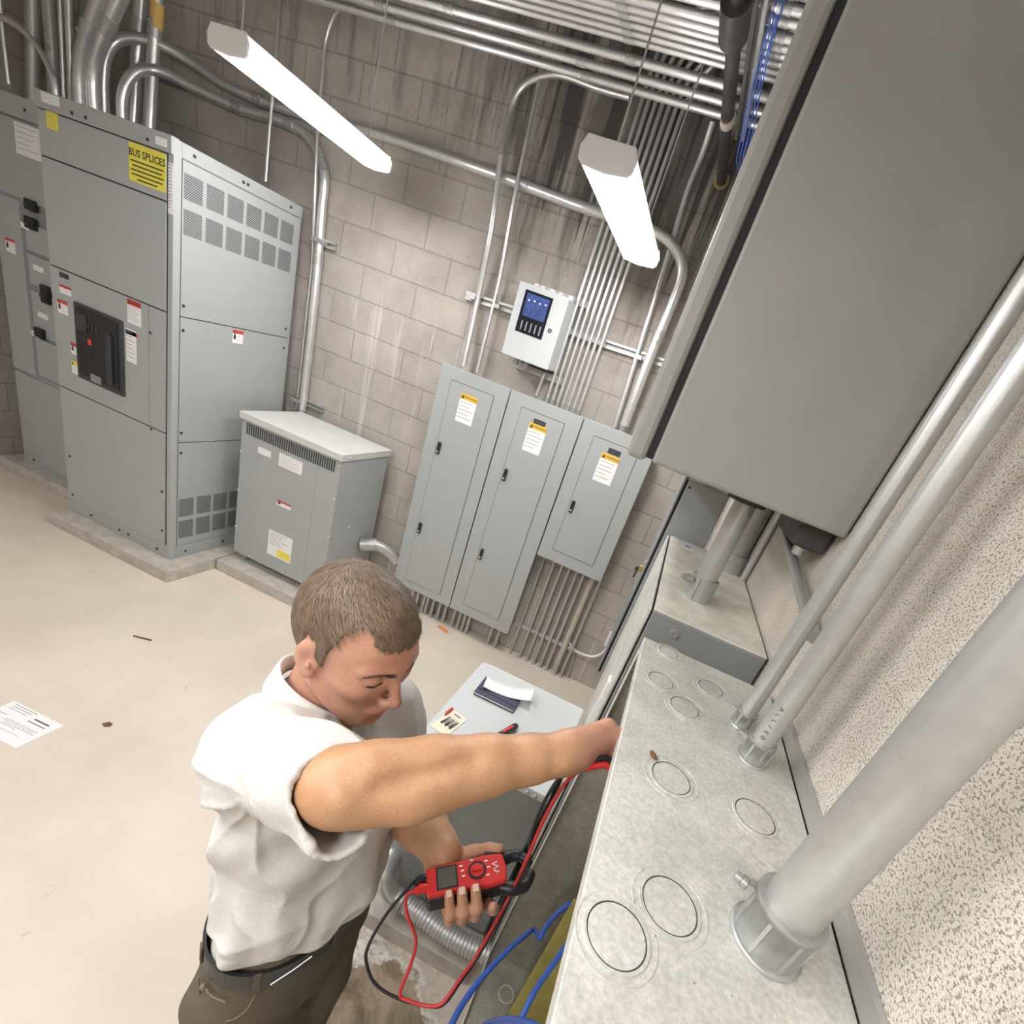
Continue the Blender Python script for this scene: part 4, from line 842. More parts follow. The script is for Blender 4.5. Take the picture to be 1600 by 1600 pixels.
# ================= things on the floor =================
fp = [(-2.8926,-2.1334,0.0000), (-2.6211,-2.1194,0.0000), (-2.6249,-2.2816,0.0000), (-2.8804,-2.2986,0.0000)]
pp = MB().prism([(a[0], a[1], .0005) for a in fp], (0, 0, -.0004 + .001)); po = recenter(tag(pp.build('paper_sheet', M_white), 'white printed sheet lying on the bare floor at the left', 'paper'))
a_, b_, d_ = Vector(fp[3]), Vector(fp[2]), Vector(fp[0]); e1, e2 = (b_ - a_), (d_ - a_); mb = MB(); rnd = random.Random(3)
def pbar(u0, u1, v, h): mb.prism([a_ + e1 * u + e2 * vv + Vector((0, 0, .0012)) for u, vv in ((u0, v), (u1, v), (u1, v + h), (u0, v + h))], (0, 0, .0003))
for k, (v, u0, u1, h) in enumerate(((.78, .62, .92, .035), (.68, .58, .92, .02), (.52, .30, .93, .008), (.47, .30, .90, .008), (.42, .34, .93, .008), (.37, .30, .62, .008), (.93, .10, .55, .012), (.86, .12, .5, .012), (.79, .1, .45, .01), (.6, .08, .24, .01), (.25, .1, .8, .006))): pbar(u0, u1, v, h)
mb.build('printed_lines', M_inkd, po)
q = (-1.7759,-0.1610,0.0040); M_or = mat('orange_foam', (.80, .26, .10), .6, var=.1)
mb = MB(); mb.tube(spline([(q[0] - .05, q[1] + .01, .006), (q[0] - .01, q[1], .012), (q[0] + .03, q[1] - .012, .008), (q[0] + .055, q[1] - .01, .006)], 5), [.007] * 4 + [.012] * 8 + [.007] * 4, 8); recenter(tag(mb.build('orange_scrap', M_or), 'small orange scrap lying on the floor near the panelboards', 'scrap'))
q = (-2.5077,-2.0254,0.0020); M_leaf = mat('dry_brown', (.16, .08, .04), .8, var=.3)
mb = MB(); mb.prism([(q[0] + a, q[1] + b, .001) for a, b in ((-.02, -.008), (.0, -.016), (.018, -.004), (.014, .012), (-.006, .014))], (0, 0, .004)); recenter(tag(mb.build('dry_leaf', M_leaf, None, .001), 'brown dry leaf scrap on the floor right of the white sheet', 'leaf'))
q = (-2.9650,-1.5388,0.0020); mb = MB(); mb.tube([(q[0] - .045, q[1] - .01, .005), (q[0] + .045, q[1] + .02, .005)], .004, 8); recenter(tag(mb.build('dark_stick', M_leaf), 'thin dark stick on the floor in front of the tall switchboard', 'stick'))
# dead insect on the cabinet top
q = (-0.4720,-2.6274,1.6280); mb = MB(); mb.ball((q[0], q[1], UZ1 + .0042), .0105, 12, (.9, .38, .36)); ins = thing('dead_insect', (q[0], q[1], UZ1), 'small brown dead insect on the dusty top of the open cabinet', 'insect')
for i, p_ in enumerate(mb.v): mb.v[i] = (q[0] + (p_[0] - q[0]) * .6 - (p_[1] - q[1]) * -.8 * 1.0, q[1] - (p_[0] - q[0]) * .8 + (p_[1] - q[1]) * .6, p_[2])
mb.build('body', M_leaf, ins)

# ================= blue wires in the open cabinet =================
def wire(label, pts, r, m, name='wire', cat='wire', n=10): 
    return recenter(tag(MB().tube(spline(pts, 10), r, n).build(name, m), label, cat))
wire('blue wire arching up behind the cabinet lip with a kink, highest of three', [(-0.5800,-2.7817,1.0051), (-0.5720,-2.7125,0.9624), (-0.5560,-2.6431,0.9221), (-0.5360,-2.5790,0.8853), (-0.5080,-2.5030,0.8464), (-0.4850,-2.4453,0.8074), (-0.4650,-2.3775,0.7319), (-0.4500,-2.3358,0.6864), (-0.4450,-2.4277,0.8064), (-0.4400,-2.4047,0.8181), (-0.4300,-2.3954,0.8748), (-0.4200,-2.4165,0.9606)], .0062, M_wire)
wire('blue wire rising beside the olive plate, right of the kinked one', [(-0.4500,-2.6644,0.8643), (-0.4400,-2.6298,0.8626), (-0.4300,-2.5787,0.8714), (-0.4200,-2.5563,0.9435), (-0.4100,-2.5377,1.0205)], .0062, M_wire)
wire('blue wire looping across the very bottom of the picture', [(-0.5000,-2.5587,0.5204), (-0.4900,-2.5656,0.6217), (-0.4800,-2.6632,0.8863), (-0.4700,-2.7449,1.0807), (-0.4600,-2.8003,1.1957), (-0.4500,-2.8241,1.2205)], .0066, M_wire)

# ================= the man =================
M_skin = bpy.data.materials.new('skin'); M_skin.use_nodes = True
def _skin(m):
    """tanned arm skin blending (attribute 'tone') into the pinker skin of face and hands, (attribute 'lip') into the lips"""
    nt = m.node_tree; L = nt.links.new; b = nt.nodes['Principled BSDF']
    tc = N(nt, 'ShaderNodeTexCoord'); n = N(nt, 'ShaderNodeTexNoise', Scale=24.0, Detail=5.0, Roughness=.6); L(tc.outputs['Object'], n.inputs['Vector'])
    def pair(c1, c2):
        r = N(nt, 'ShaderNodeValToRGB'); e = r.color_ramp.elements; e[0].position = .3; e[1].position = .7; e[0].color = (*c1, 1); e[1].color = (*c2, 1); L(n.outputs['Fac'], r.inputs[0]); return r
    a = pair((.50, .27, .138), (.60, .35, .20)); f = pair((.51, .26, .175), (.59, .325, .23)); lp = pair((.49, .21, .155), (.55, .25, .19))
    at = N(nt, 'ShaderNodeAttribute', attribute_name='tone'); al = N(nt, 'ShaderNodeAttribute', attribute_name='lip')
    m1 = N(nt, 'ShaderNodeMix', data_type='RGBA'); L(at.outputs['Fac'], m1.inputs[0]); L(a.outputs[0], m1.inputs[6]); L(f.outputs[0], m1.inputs[7])
    m2 = N(nt, 'ShaderNodeMix', data_type='RGBA'); L(al.outputs['Fac'], m2.inputs[0]); L(m1.outputs[2], m2.inputs[6]); L(lp.outputs[0], m2.inputs[7])
    n2 = N(nt, 'ShaderNodeTexNoise', Scale=420.0, Detail=2.0); L(tc.outputs['Object'], n2.inputs['Vector'])
    r2 = N(nt, 'ShaderNodeValToRGB'); r2.color_ramp.elements[0].position = .35; r2.color_ramp.elements[1].position = .55
    r2.color_ramp.elements[0].color = (.90, .86, .82, 1); r2.color_ramp.elements[1].color = (1, 1, 1, 1); L(n2.outputs['Fac'], r2.inputs[0])
    mx = N(nt, 'ShaderNodeMix', data_type='RGBA', blend_type='MULTIPLY'); mx.inputs[0].default_value = 1; L(m2.outputs[2], mx.inputs[6]); L(r2.outputs[0], mx.inputs[7])
    L(mx.outputs[2], b.inputs['Base Color'])
    b.inputs['Roughness'].default_value = .48; b.inputs['Subsurface Weight'].default_value = .12; b.inputs['Subsurface Radius'].default_value = (.012, .005, .003); b.inputs['Subsurface Scale'].default_value = .5
    n3 = N(nt, 'ShaderNodeTexNoise', Scale=300.0, Detail=3.0); L(tc.outputs['Object'], n3.inputs['Vector'])
    bp = N(nt, 'ShaderNodeBump', Strength=.2, Distance=.0015); L(n3.outputs['Fac'], bp.inputs['Height']); L(bp.outputs[0], b.inputs['Normal'])
_skin(M_skin)
M_hair = mat('brown_hair', (.125, .085, .058), .5, var=.35, scale=60, bump=.5, bscale=500)
M_hair2 = mat('brown_hair_strand', (.27, .19, .125), .42, var=.4, scale=40)
def cloth(name, c, rough, wv, wb):
    m = bpy.data.materials.new(name); m.use_nodes = True; nt = m.node_tree; L = nt.links.new; b = nt.nodes['Principled BSDF']; b.inputs['Roughness'].default_value = rough
    b.inputs['Specular IOR Level'].default_value = .2
    tc = N(nt, 'ShaderNodeTexCoord'); n = N(nt, 'ShaderNodeTexNoise', Scale=wv, Detail=3.0); L(tc.outputs['Object'], n.inputs['Vector'])
    r = N(nt, 'ShaderNodeValToRGB'); r.color_ramp.elements[0].color = (*[x * .88 for x in c], 1); r.color_ramp.elements[1].color = (*[min(1, x * 1.08) for x in c], 1)
    r.color_ramp.elements[0].position = .3; r.color_ramp.elements[1].position = .7; L(n.outputs['Fac'], r.inputs[0]); L(r.outputs[0], b.inputs['Base Color'])
    n2 = N(nt, 'ShaderNodeTexNoise', Scale=28.0, Detail=4.0, Distortion=.6); L(tc.outputs['Object'], n2.inputs['Vector'])
    bp = N(nt, 'ShaderNodeBump', Strength=wb, Distance=.012); L(n2.outputs['Fac'], bp.inputs['Height']); L(bp.outputs[0], b.inputs['Normal']); return m
M_shirt = cloth('white_shirt_cloth', (.67, .655, .63), .8, 500.0, .22)
M_trous = cloth('olive_brown_trouser_cloth', (.135, .115, .085), .85, 400.0, .25)
M_leather = mat('black_leather', (.012, .012, .013), .42, var=.2)

class Field:
    """distance field on a grid; smooth unions of simple limbs, meshed by surface nets into one skin"""
    def __init__(s, lo, hi, h):
        s.lo = np.array(lo, float); s.h = h; s.n = np.ceil((np.array(hi) - s.lo) / h).astype(int) + 1
        s.F = np.full(s.n, 1.0, np.float32)
    def blk(s, lo, hi):
        a = np.clip(np.floor((np.array(lo) - s.lo) / s.h).astype(int), 0, s.n); b = np.clip(np.ceil((np.array(hi) - s.lo) / s.h).astype(int) + 1, 0, s.n)
        sl = tuple(slice(i, j) for i, j in zip(a, b))
        ax = [(s.lo[k] + s.h * np.arange(a[k], b[k])).astype(np.float32) for k in range(3)]
        return sl, (ax[0][:, None, None], ax[1][None, :, None], ax[2][None, None, :])
    def op(s, fn, lo, hi, k, mode='add'):
        m = k + .012; sl, X = s.blk(np.array(lo) - m, np.array(hi) + m)
        if 0 in s.F[sl].shape: return
        d = fn(*X).astype(np.float32); F = s.F[sl]
        if mode == 'sub': d = -d; F_ = -F; r = -s.smin(F_, -d, k) if False else s.smax(F, d, k)
        elif mode == 'and': r = s.smax(F, d, k)
        else: r = s.smin(F, d, k)
        s.F[sl] = r
    @staticmethod
    def smin(a, b, k): h = np.maximum(k - np.abs(a - b), 0) / k; return np.minimum(a, b) - h * h * k * .25
    @staticmethod
    def smax(a, b, k): h = np.maximum(k - np.abs(a - b), 0) / k; return np.maximum(a, b) + h * h * k * .25
    def cone(s, a, b, ra, rb, k=.015, mode='add'):
        a = np.array(a, float); b = np.array(b, float); ba = b - a; L2 = ba @ ba
        def fn(x, y, z):
            px, py, pz = x - a[0], y - a[1], z - a[2]
            t = np.clip((px * ba[0] + py * ba[1] + pz * ba[2]) / L2, 0, 1)
            return np.sqrt((px - t * ba[0]) ** 2 + (py - t * ba[1]) ** 2 + (pz - t * ba[2]) ** 2) - (ra + (rb - ra) * t)
        R = max(ra, rb); s.op(fn, np.minimum(a, b) - R, np.maximum(a, b) + R, k, mode)
    def chain(s, pts, rad, k=.015):
        for i in range(len(pts) - 1): s.cone(pts[i], pts[i + 1], rad[i], rad[i + 1], k)
    def ell(s, c, r, M=None, k=.015, mode='add'):
        c = np.array(c, float); M = np.eye(3) if M is None else np.array(M); r = np.array(r, float)
        def fn(x, y, z):
            px, py, pz = x - c[0], y - c[1], z - c[2]
            q = [(M[0, i] * px + M[1, i] * py + M[2, i] * pz) for i in range(3)]
            k0 = np.sqrt((q[0] / r[0]) ** 2 + (q[1] / r[1]) ** 2 + (q[2] / r[2]) ** 2); k1 = np.sqrt((q[0] / r[0] ** 2) ** 2 + (q[1] / r[1] ** 2) ** 2 + (q[2] / r[2] ** 2) ** 2)
            return k0 * (k0 - 1) / np.maximum(k1, 1e-6)
        e = np.abs(M) @ r; s.op(fn, c - e, c + e, k, mode)
    def mesh(s):
        F = s.F; I = F < 0; n = F.shape
        c = np.zeros([q - 1 for q in n], np.int8)
        for i in (0, 1):
            for j in (0, 1):
                for k in (0, 1): c += I[i:n[0] - 1 + i, j:n[1] - 1 + j, k:n[2] - 1 + k]
        cells = np.argwhere((c > 0) & (c < 8)); idx = np.full(c.shape, -1, np.int32); idx[tuple(cells.T)] = np.arange(len(cells))
        P = np.zeros((len(cells), 3)); W = np.zeros(len(cells)); cor = [(i, j, k) for i in (0, 1) for j in (0, 1) for k in (0, 1)]
        V = {q: F[cells[:, 0] + q[0], cells[:, 1] + q[1], cells[:, 2] + q[2]].astype(float) for q in cor}
        for q in cor:
            for a in range(3):
                if q[a] == 0:
                    q2 = list(q); q2[a] = 1; q2 = tuple(q2); va, vb = V[q], V[q2]; m = (va < 0) != (vb < 0)
                    t = np.where(m, va / np.where(m, va - vb, 1), 0); pt = np.array(q)[None, :] + np.zeros((len(cells), 3)); pt[:, a] += t
                    P += pt * m[:, None]; W += m
        P = s.lo + (cells + P / W[:, None]) * s.h; quads = []
        for a in range(3):
            b, c_ = (a + 1) % 3, (a + 2) % 3
            sl0 = [slice(None)] * 3; sl1 = [slice(None)] * 3; sl0[a] = slice(0, n[a] - 1); sl1[a] = slice(1, n[a])
            for t in (b, c_): sl0[t] = slice(1, n[t] - 1); sl1[t] = slice(1, n[t] - 1)
            A, B = I[tuple(sl0)], I[tuple(sl1)]; e = np.argwhere(A != B)
            if len(e) == 0: continue
            s_ = A[tuple(e.T)]; e = e.copy(); e[:, b] += 1; e[:, c_] += 1
            def at(db, dc): q = e.copy(); q[:, b] -= db; q[:, c_] -= dc; return idx[tuple(q.T)]
            Q = np.stack([at(1, 1), at(0, 1), at(0, 0), at(1, 0)], 1); Q[~s_] = Q[~s_][:, ::-1]; quads.append(Q)
        return P, np.concatenate(quads)
def smooth_verts(P, Q, it=2, w=.5):
    for _ in range(it):
        S_ = np.zeros_like(P); C_ = np.zeros(len(P))
        for i in range(4):
            a, b = Q[:, i], Q[:, (i + 1) % 4]; np.add.at(S_, a, P[b]); np.add.at(S_, b, P[a]); np.add.at(C_, a, 1); np.add.at(C_, b, 1)
        P = P * (1 - w) + w * S_ / C_[:, None]
    return P
def npmesh(name, P, Q, mats, parent, mi=None):
    me = bpy.data.meshes.new(name); off = np.array(wloc(parent))
    me.vertices.add(len(P)); me.vertices.foreach_set('co', (P - off).astype(np.float32).ravel())
    k = Q.shape[1]; me.loops.add(Q.size); me.loops.foreach_set('vertex_index', Q.astype(np.int32).ravel()); me.polygons.add(len(Q))
    me.polygons.foreach_set('loop_start', np.arange(0, Q.size, k, dtype=np.int32)); me.polygons.foreach_set('loop_total', np.full(len(Q), k, np.int32))
    for m in mats: me.materials.append(m)
    if mi is not None: me.polygons.foreach_set('material_index', mi.astype(np.int32))
    me.polygons.foreach_set('use_smooth', np.ones(len(Q), bool)); me.update(calc_edges=True); me.validate()
    o = bpy.data.objects.new(name, me); COL.objects.link(o); o.parent = parent; return o

man = thing('person', (-.97, -2.69, 0), 'person in white shirt and dark trousers, reaching into the cabinet, holding a red meter', 'person')
# --- skeleton ---
HC = np.array((-.969, -2.667, 1.606)); yw_, pt_, rl_ = -.252, .21, .03
Rz = np.array([[math.cos(yw_), -math.sin(yw_), 0], [math.sin(yw_), math.cos(yw_), 0], [0, 0, 1]]); Ry = np.array([[math.cos(pt_), 0, math.sin(pt_)], [0, 1, 0], [-math.sin(pt_), 0, math.cos(pt_)]]); Rx = np.array([[1, 0, 0], [0, math.cos(rl_), -math.sin(rl_)], [0, math.sin(rl_), math.cos(rl_)]])
HM = Rz @ Ry @ Rx
h_ = lambda f, l, u: HC + HM @ np.array((f, l, u))
RSH, RELB, RWR = np.array((-1.035, -2.785, 1.430)), np.array((-.832, -2.858, 1.552)), np.array((-.603, -2.676, 1.590))
LSH, LELB, LWR = np.array((-.960, -2.530, 1.365)), np.array((-.855, -2.525, 1.13)), np.array((-.722, -2.640, 1.222))
NECK = np.array((-1.025, -2.655, 1.44)); CH = np.array((-1.01, -2.665, 1.28)); PEL = np.array((-.965, -2.695, .99))
# meter frame: a along the jaw, n out of its face, b its upper edge
MT0, MT1 = np.array((-.724, -2.709, 1.214)), np.array((-.571, -2.611, 1.261))
MA = (MT1 - MT0) / np.linalg.norm(MT1 - MT0); MC = np.array((-.655, -2.667, 1.2345))
_cd = np.array((-.619, -3.249, 2.089)) - MC; _cd /= np.linalg.norm(_cd)
_up = np.array((-.405, .313, .859)); MN = _cd + 1.05 * _up; MN -= MA * (MN @ MA); MN /= np.linalg.norm(MN); MBv = np.cross(MN, MA)
mm = lambda a, b, n: MC + MA * a + MBv * b + MN * n

B = Field((-1.16, -2.95, .92), (-.42, -2.38, 1.78), .0031)
# trunk under the clothes
B.ell((CH[0], CH[1], 1.27), (.085, .14, .17), Rz, .05); B.cone(CH, PEL, .08, .085, .05); B.cone(NECK - np.array((0, 0, .02)), RSH - np.array((0, -.02, .01)), .03, .03, .03); B.cone(NECK - np.array((0, 0, .02)), LSH, .03, .03, .03)
# head
E_ = lambda c, r, k=.02, mode='add': B.ell(h_(*c), r, HM, k, mode)
C_ = lambda a, b, ra, rb, k=.012, mode='add': B.cone(h_(*a), h_(*b), ra, rb, k, mode)
B.cone(h_(-.022, 0, -.05), NECK + np.array((-.005, 0, .0)), .055, .062, .03)
E_((-.014, 0, .036), (.098, .076, .084), .02); E_((-.03, 0, .01), (.078, .070, .070), .03); E_((.035, 0, .036), (.051, .056, .062), .03)
E_((.040, 0, -.035), (.048, .050, .072), .03); E_((.036, 0, -.078), (.046, .043, .036), .025)
for s_ in (-1, 1):
    C_((.002, s_ * .056, -.062), (.066, s_ * .020, -.106), .014, .014, .03)
    E_((.052, s_ * .041, -.020), (.024, .017, .016), .04)
    C_((.087, s_ * .010, .0245), (.070, s_ * .046, .0265), .009, .008, .014)
E_((.074, 0, -.104), (.017, .019, .014), .018)
for s_ in (-1, 1): B.ell(h_(.094, s_ * .032, .0085), (.018, .018, .0115), HM, .012, 'sub')
C_((.088, 0, .014), (.108, 0, -.030), .0075, .0090, .010); E_((.110, 0, -.035), (.0105, .0098, .0088), .008)
for s_ in (-1, 1): E_((.099, s_ * .0125, -.041), (.0105, .0065, .008), .006)
C_((.094, 0, -.050), (.093, 0, -.064), .006, .007, .012)
for s_ in (-1, 1):
    E_((.0745, s_ * .032, .0065), (.0135, .0150, .0120), .004)         # lowered lids over the eyes
    C_((.0885, s_ * .021, -.001), (.0835, s_ * .044, .0), .0020, .0020, .003, 'sub')   # lid slit
E_((.087, 0, -.072), (.0115, .024, .0055), .007); E_((.085, 0, -.082), (.011, .020, .006), .007)
C_((.1005, -.012, -.0775), (.1005, .012, -.0775), .0022, .0022, .003, 'sub'); C_((.099, -.012, -.0775), (.090, -.027, -.0785), .0022, .002, .003, 'sub'); C_((.099, .012, -.0775), (.090, .027, -.0785), .0022, .002, .003, 'sub')
C_((.094, -.014, -.094), (.094, .014, -.094), .004, .004, .010, 'sub')
for s_ in (-1, 1):
    cr = np.array([[math.cos(.38), s_ * math.sin(.38), 0], [-s_ * math.sin(.38), math.cos(.38), 0], [0, 0, 1]]); ME = HM @ cr
    B.ell(h_(-.012, s_ * .079, -.008), (.021, .0070, .031), ME, .008); B.ell(h_(-.006, s_ * .077, -.036), (.011, .0065, .014), ME, .010)
    B.ell(h_(-.004, s_ * .0860, -.007), (.0125, .0095, .0190), ME, .006, 'sub'); E_((-.002, s_ * .083, -.016), (.006, .004, .007), .005)
# right arm: shoulder, raised elbow, forearm out to the cabinet
fx_ = (RWR - RELB) / np.linalg.norm(RWR - RELB); vC = np.array((-.619, -3.249, 2.089)) - RELB; vC -= fx_ * (vC @ fx_); vC /= np.linalg.norm(vC); vU = np.cross(vC, fx_); vU = vU if vU[2] > 0 else -vU
ra = lambda t, c=0, u=0: RELB + (RWR - RELB) * t + vC * c + vU * u
B.cone(RSH + np.array((0, .01, -.01)), RELB, .040, .045, .03); B.cone(RSH + (RELB - RSH) * .2, RSH + (RELB - RSH) * .6, .046, .047, .03)
B.chain([ra(-.04), ra(.16), ra(.38), ra(.62), ra(.84), ra(1.0)], [.040, .043, .043, .037, .030, .027], .03)
B.chain([ra(-.10, .008, .004), ra(.12, .014, .010), ra(.36, .012, .010), ra(.62, .004, .008)], [.020, .028, .026, .018], .022)     # brachioradialis along the top
B.chain([ra(.02, .010, -.016), ra(.26, .010, -.020), ra(.52, .006, -.013)], [.022, .031, .023], .022)                             # flexor side
B.ell(ra(-.015, .036, -.012), (.017, .015, .015), None, .016)                                                                      # elbow bone
B.cone(ra(.13, .055, -.006), ra(.52, .049, .008), .0035, .0025, .022, 'sub')                                                        # groove between the muscles
B.ell(ra(.97, .020, -.010), (.010, .010, .010), None, .012)                                                                        # wrist bone
# right hand, bent in under the cabinet lip
RK = np.array((-.541, -2.595, 1.588)); wd = (RK - RWR) / np.linalg.norm(RK - RWR); ac = np.array((-.25, -.62, -.55)); ac -= wd * (ac @ wd); ac /= np.linalg.norm(ac)
B.cone(RWR, RWR + wd * .03, .0275, .028, .02)
for i, o in enumerate((-.027, -.009, .009, .026)):
    kn = RK + ac * o + wd * (.004 - abs(o) * .25); B.cone(RWR + wd * .016 + ac * o * .55, kn, .019, .0130, .016)
    d1 = np.array((.90, .20, -.36)); d1 /= np.linalg.norm(d1); d2 = np.array((.75, -.1, -.65)); d2 /= np.linalg.norm(d2); Lf = (.034, .042, .044, .038)[i]
    q1 = kn + d1 * Lf; q2 = q1 + d2 * Lf * .65; q3 = q2 + (d2 + np.array((-.3, 0, -.5))) * Lf * .45
    B.chain([kn, q1, q2, q3], [.0115, .0098, .0088, .0076], .006)
tb = RWR + wd * .030 + ac * .014; B.chain([tb, tb + wd * .036 + ac * .010 + np.array((.004, 0, -.004)), tb + wd * .066 + ac * .002 + np.array((.012, 0, -.014)), tb + wd * .084 - ac * .004 + np.array((.022, 0, -.024))], [.016, .0125, .0110, .009], .010)
# left arm, hand closed round the meter
B.cone(LSH, LELB, .048, .044, .03)
la = lambda t: LELB + (LWR - LELB) * t
B.chain([la(-.03), la(.25), la(.5), la(.8), la(1.0)], [.042, .047, .043, .033, .0285], .03)
PB = mm(-.040, .050, -.036)
B.cone(LWR, PB, .027, .025, .02)
for i, (a0, rr_) in enumerate(((.028, .0098), (.0035, .0105), (-.020, .0104), (-.042, .0094))):
    kn = mm(a0 - .006, .012, -.042); B.cone(PB + MA * (.012 - .010 * i), kn, .020, .0150, .018)
    if i == 0: pts = [kn, mm(a0 + .002, -.040, -.032), mm(a0 + .006, -.056, -.012), mm(a0 + .004, -.060, .004)]
    else: pts = [kn, mm(a0, -.048, -.034), mm(a0 + .001, -.056, .002), mm(a0 + .001, -.036, .0265)]
    B.chain(pts, [.0125, rr_, rr_ * .97, rr_ * .84], .005)
B.cone(PB + MA * .02, mm(.0, .030, -.040), .024, .022, .02)
B.chain([mm(-.022, .050, -.030), mm(.012, .056, -.020), mm(.040, .049, -.006), mm(.060, .040, .006)], [.022, .0155, .0120, .0092], .012)
P, Q = B.mesh(); P = smooth_verts(P, Q, 1, .5)
body = npmesh('body', P, Q, [M_skin], man)
loc = (P - HC) @ HM; sstep = lambda v, a, b: np.clip((v - a) / (b - a), 0, 1) ** 2 * (3 - 2 * np.clip((v - a) / (b - a), 0, 1))
tone = sstep(np.linalg.norm(loc, axis=1), .20, .15)
lw = (PB - LWR) / np.linalg.norm(PB - LWR); tone = np.maximum(tone, sstep((P - LWR) @ lw, -.03, .04) * (np.linalg.norm(P - PB, axis=1) < .16))
tone = np.maximum(tone, sstep((P - RWR) @ wd, -.02, .05) * (np.linalg.norm(P - RWR, axis=1) < .25))
lip = sstep(loc[:, 0], .078, .088) * sstep(np.abs(loc[:, 1]), .028, .018) * sstep(np.abs(loc[:, 2] + .0775), .0115, .0075)
for nm_, v_ in (('tone', tone), ('lip', lip)):
    at_ = body.data.attributes.new(nm_, 'FLOAT', 'POINT'); at_.data.foreach_set('value', v_.astype(np.float32))
# finger nails
mb = MB()
for a0, rr_ in ((.0035, .0105), (-.020, .0104), (-.042, .0094)):
    c = Vector(mm(a0 + .001, -.0385, .0265)) + Vector(MN) * rr_ * .80 - Vector(MBv) * .0005
    mb.obox(c, MA, MBv, MN, rr_ * .50, rr_ * .62, .0008)
M_nail = mat('finger_nail', (.78, .52, .44), .3, var=.03); mb.build('finger_nails', M_nail, man, .0008)
# eyes: lashes and a sliver of eyeball under the lowered lids
M_eye = mat('eye_white', (.55, .50, .47), .2, var=.02); mb = MB(); ml = MB()
HV = (P - HC) @ HM; HV = HV[(np.abs(HV) < .14).all(1) & (HV[:, 0] > .02)]
def onface(l, u, lift=.0):
    d2 = (HV[:, 1] - l) ** 2 + (HV[:, 2] - u) ** 2; w_ = np.argsort(d2)[:6]; return h_(HV[w_, 0].max() + lift, l, u)
for s_ in (-1, 1):
    mb.ball(h_(.0750, s_ * .032, .005), .0122, 14)
    ml.tube([onface(s_ * (.019 + .027 * t), +.0007 - .0030 * math.sin(math.pi * t) + .002 * t, .0003) for t in [i / 8 for i in range(9)]], [.0007, .0011, .0014, .0015, .0015, .0015, .0014, .0012, .0008], 6)
mb.build('eyes', M_eye, man); ml.build('eyelashes', M_inkd, man)
# eyebrows and hair
rnd = random.Random(11)
def strand(mb, p, nrm, d, L, w_, lift=.15):
    p, nrm, d = Vector(p), Vector(nrm).normalized(), Vector(d); d = (d - nrm * d.dot(nrm)).normalized(); s_ = d.cross(nrm) * w_
    v = []
    for t in (0, .5, 1):
        q = p + d * L * t + nrm * L * lift * (t - t * t * .9); ww = 1 - t * .8; v += [q - s_ * ww, q + s_ * ww]
    mb.add(v, [(0, 1, 3, 2), (2, 3, 5, 4)], True)
mb = MB()
for s_ in (-1, 1):
    for i in range(260):
        t = rnd.random(); l = .009 + .042 * t; u = .0195 + .0085 * math.sin(.35 + t * 2.3) + rnd.uniform(-.0034, .0034) * (1 - .55 * t)
        strand(mb, onface(s_ * l, u, .0004), HM @ np.array((1 - t * .5, s_ * t * .7, .15)), HM @ np.array((-.4 * t, s_ * 1, .25 - .5 * t)), .007, .0004, .15)
mb.build('eyebrows', M_hair, man)
def hairline(f, u, l):
    """positive where hair grows (head-local)"""
    lim = np.interp(f, [-.12, -.06, -.032, -.024, -.002, .004, .014, .020, .030, .042, .054, .064, .074, .12], [-.082, -.078, -.060, .030, .030, -.016, -.012, .034, .072, .092, .088, .078, .068, .063])
    return u - lim
HF = Field(HC - .15, HC + .15, .0024)
HF.ell(h_(-.014, 0, .037), (.1035, .0815, .0905), HM, .02); HF.ell(h_(-.03, 0, .01), (.0815, .0738, .0745), HM, .03); HF.ell(h_(.034, 0, .038), (.0535, .0596, .0655), HM, .03); HF.cone(h_(-.022, 0, -.05), NECK, .0575, .060, .03)
def hmask(x, y, z):
    px, py, pz = x - HC[0], y - HC[1], z - HC[2]; f = HM[0, 0] * px + HM[1, 0] * py + HM[2, 0] * pz; l = HM[0, 1] * px + HM[1, 1] * py + HM[2, 1] * pz; u = HM[0, 2] * px + HM[1, 2] * py + HM[2, 2] * pz
    return -(hairline(f, u, l) + .003 * np.sin(f * 420 + l * 300) + .002 * np.sin(l * 700)) * .75
sl, X = HF.blk(HF.lo, HF.lo + HF.n * HF.h); HF.F[sl] = Field.smax(HF.F[sl], hmask(*X).astype(np.float32), .006)
P, Q = HF.mesh(); P = smooth_verts(P, Q, 1, .5)
hair = npmesh('hair', P, Q, [M_hair], man)
# combed strands over the cap
n_ = len(Q); ctr = P[Q].mean(1); nr = np.cross(P[Q[:, 2]] - P[Q[:, 0]], P[Q[:, 3]] - P[Q[:, 1]]); ar = np.linalg.norm(nr, axis=1); nr /= np.maximum(ar, 1e-12)[:, None]
if ((ctr - HC) * nr).sum(1).mean() < 0: nr = -nr
outw = ((ctr - HC) * nr).sum(1) > .03
cand = np.where(outw)[0]; rng = np.random.default_rng(5); pick = rng.choice(cand, min(9000, len(cand) * 3), replace=True)
mb = MB()
for i in pick:
    lc = (ctr[i] - HC) @ HM; crown = np.array((-.062, 0, .105)); d = lc - crown; d[2] -= .01; d = d / (np.linalg.norm(d) + 1e-6) + np.array((.55, 0, -.10)) * (1 if lc[0] > -.05 else .0)
    d += rng.normal(0, .28, 3); p_ = ctr[i] - nr[i] * .001 + rng.normal(0, .0012, 3)
    top = lc[2] > .055 and lc[0] < .05
    strand(mb, p_, nr[i], HM @ d, rng.uniform(.012, .022) if top else rng.uniform(.006, .011), .00042, .22 if top else .12)
mb.build('hair_strands', M_hair2, man)['kind'] = 'stuff'

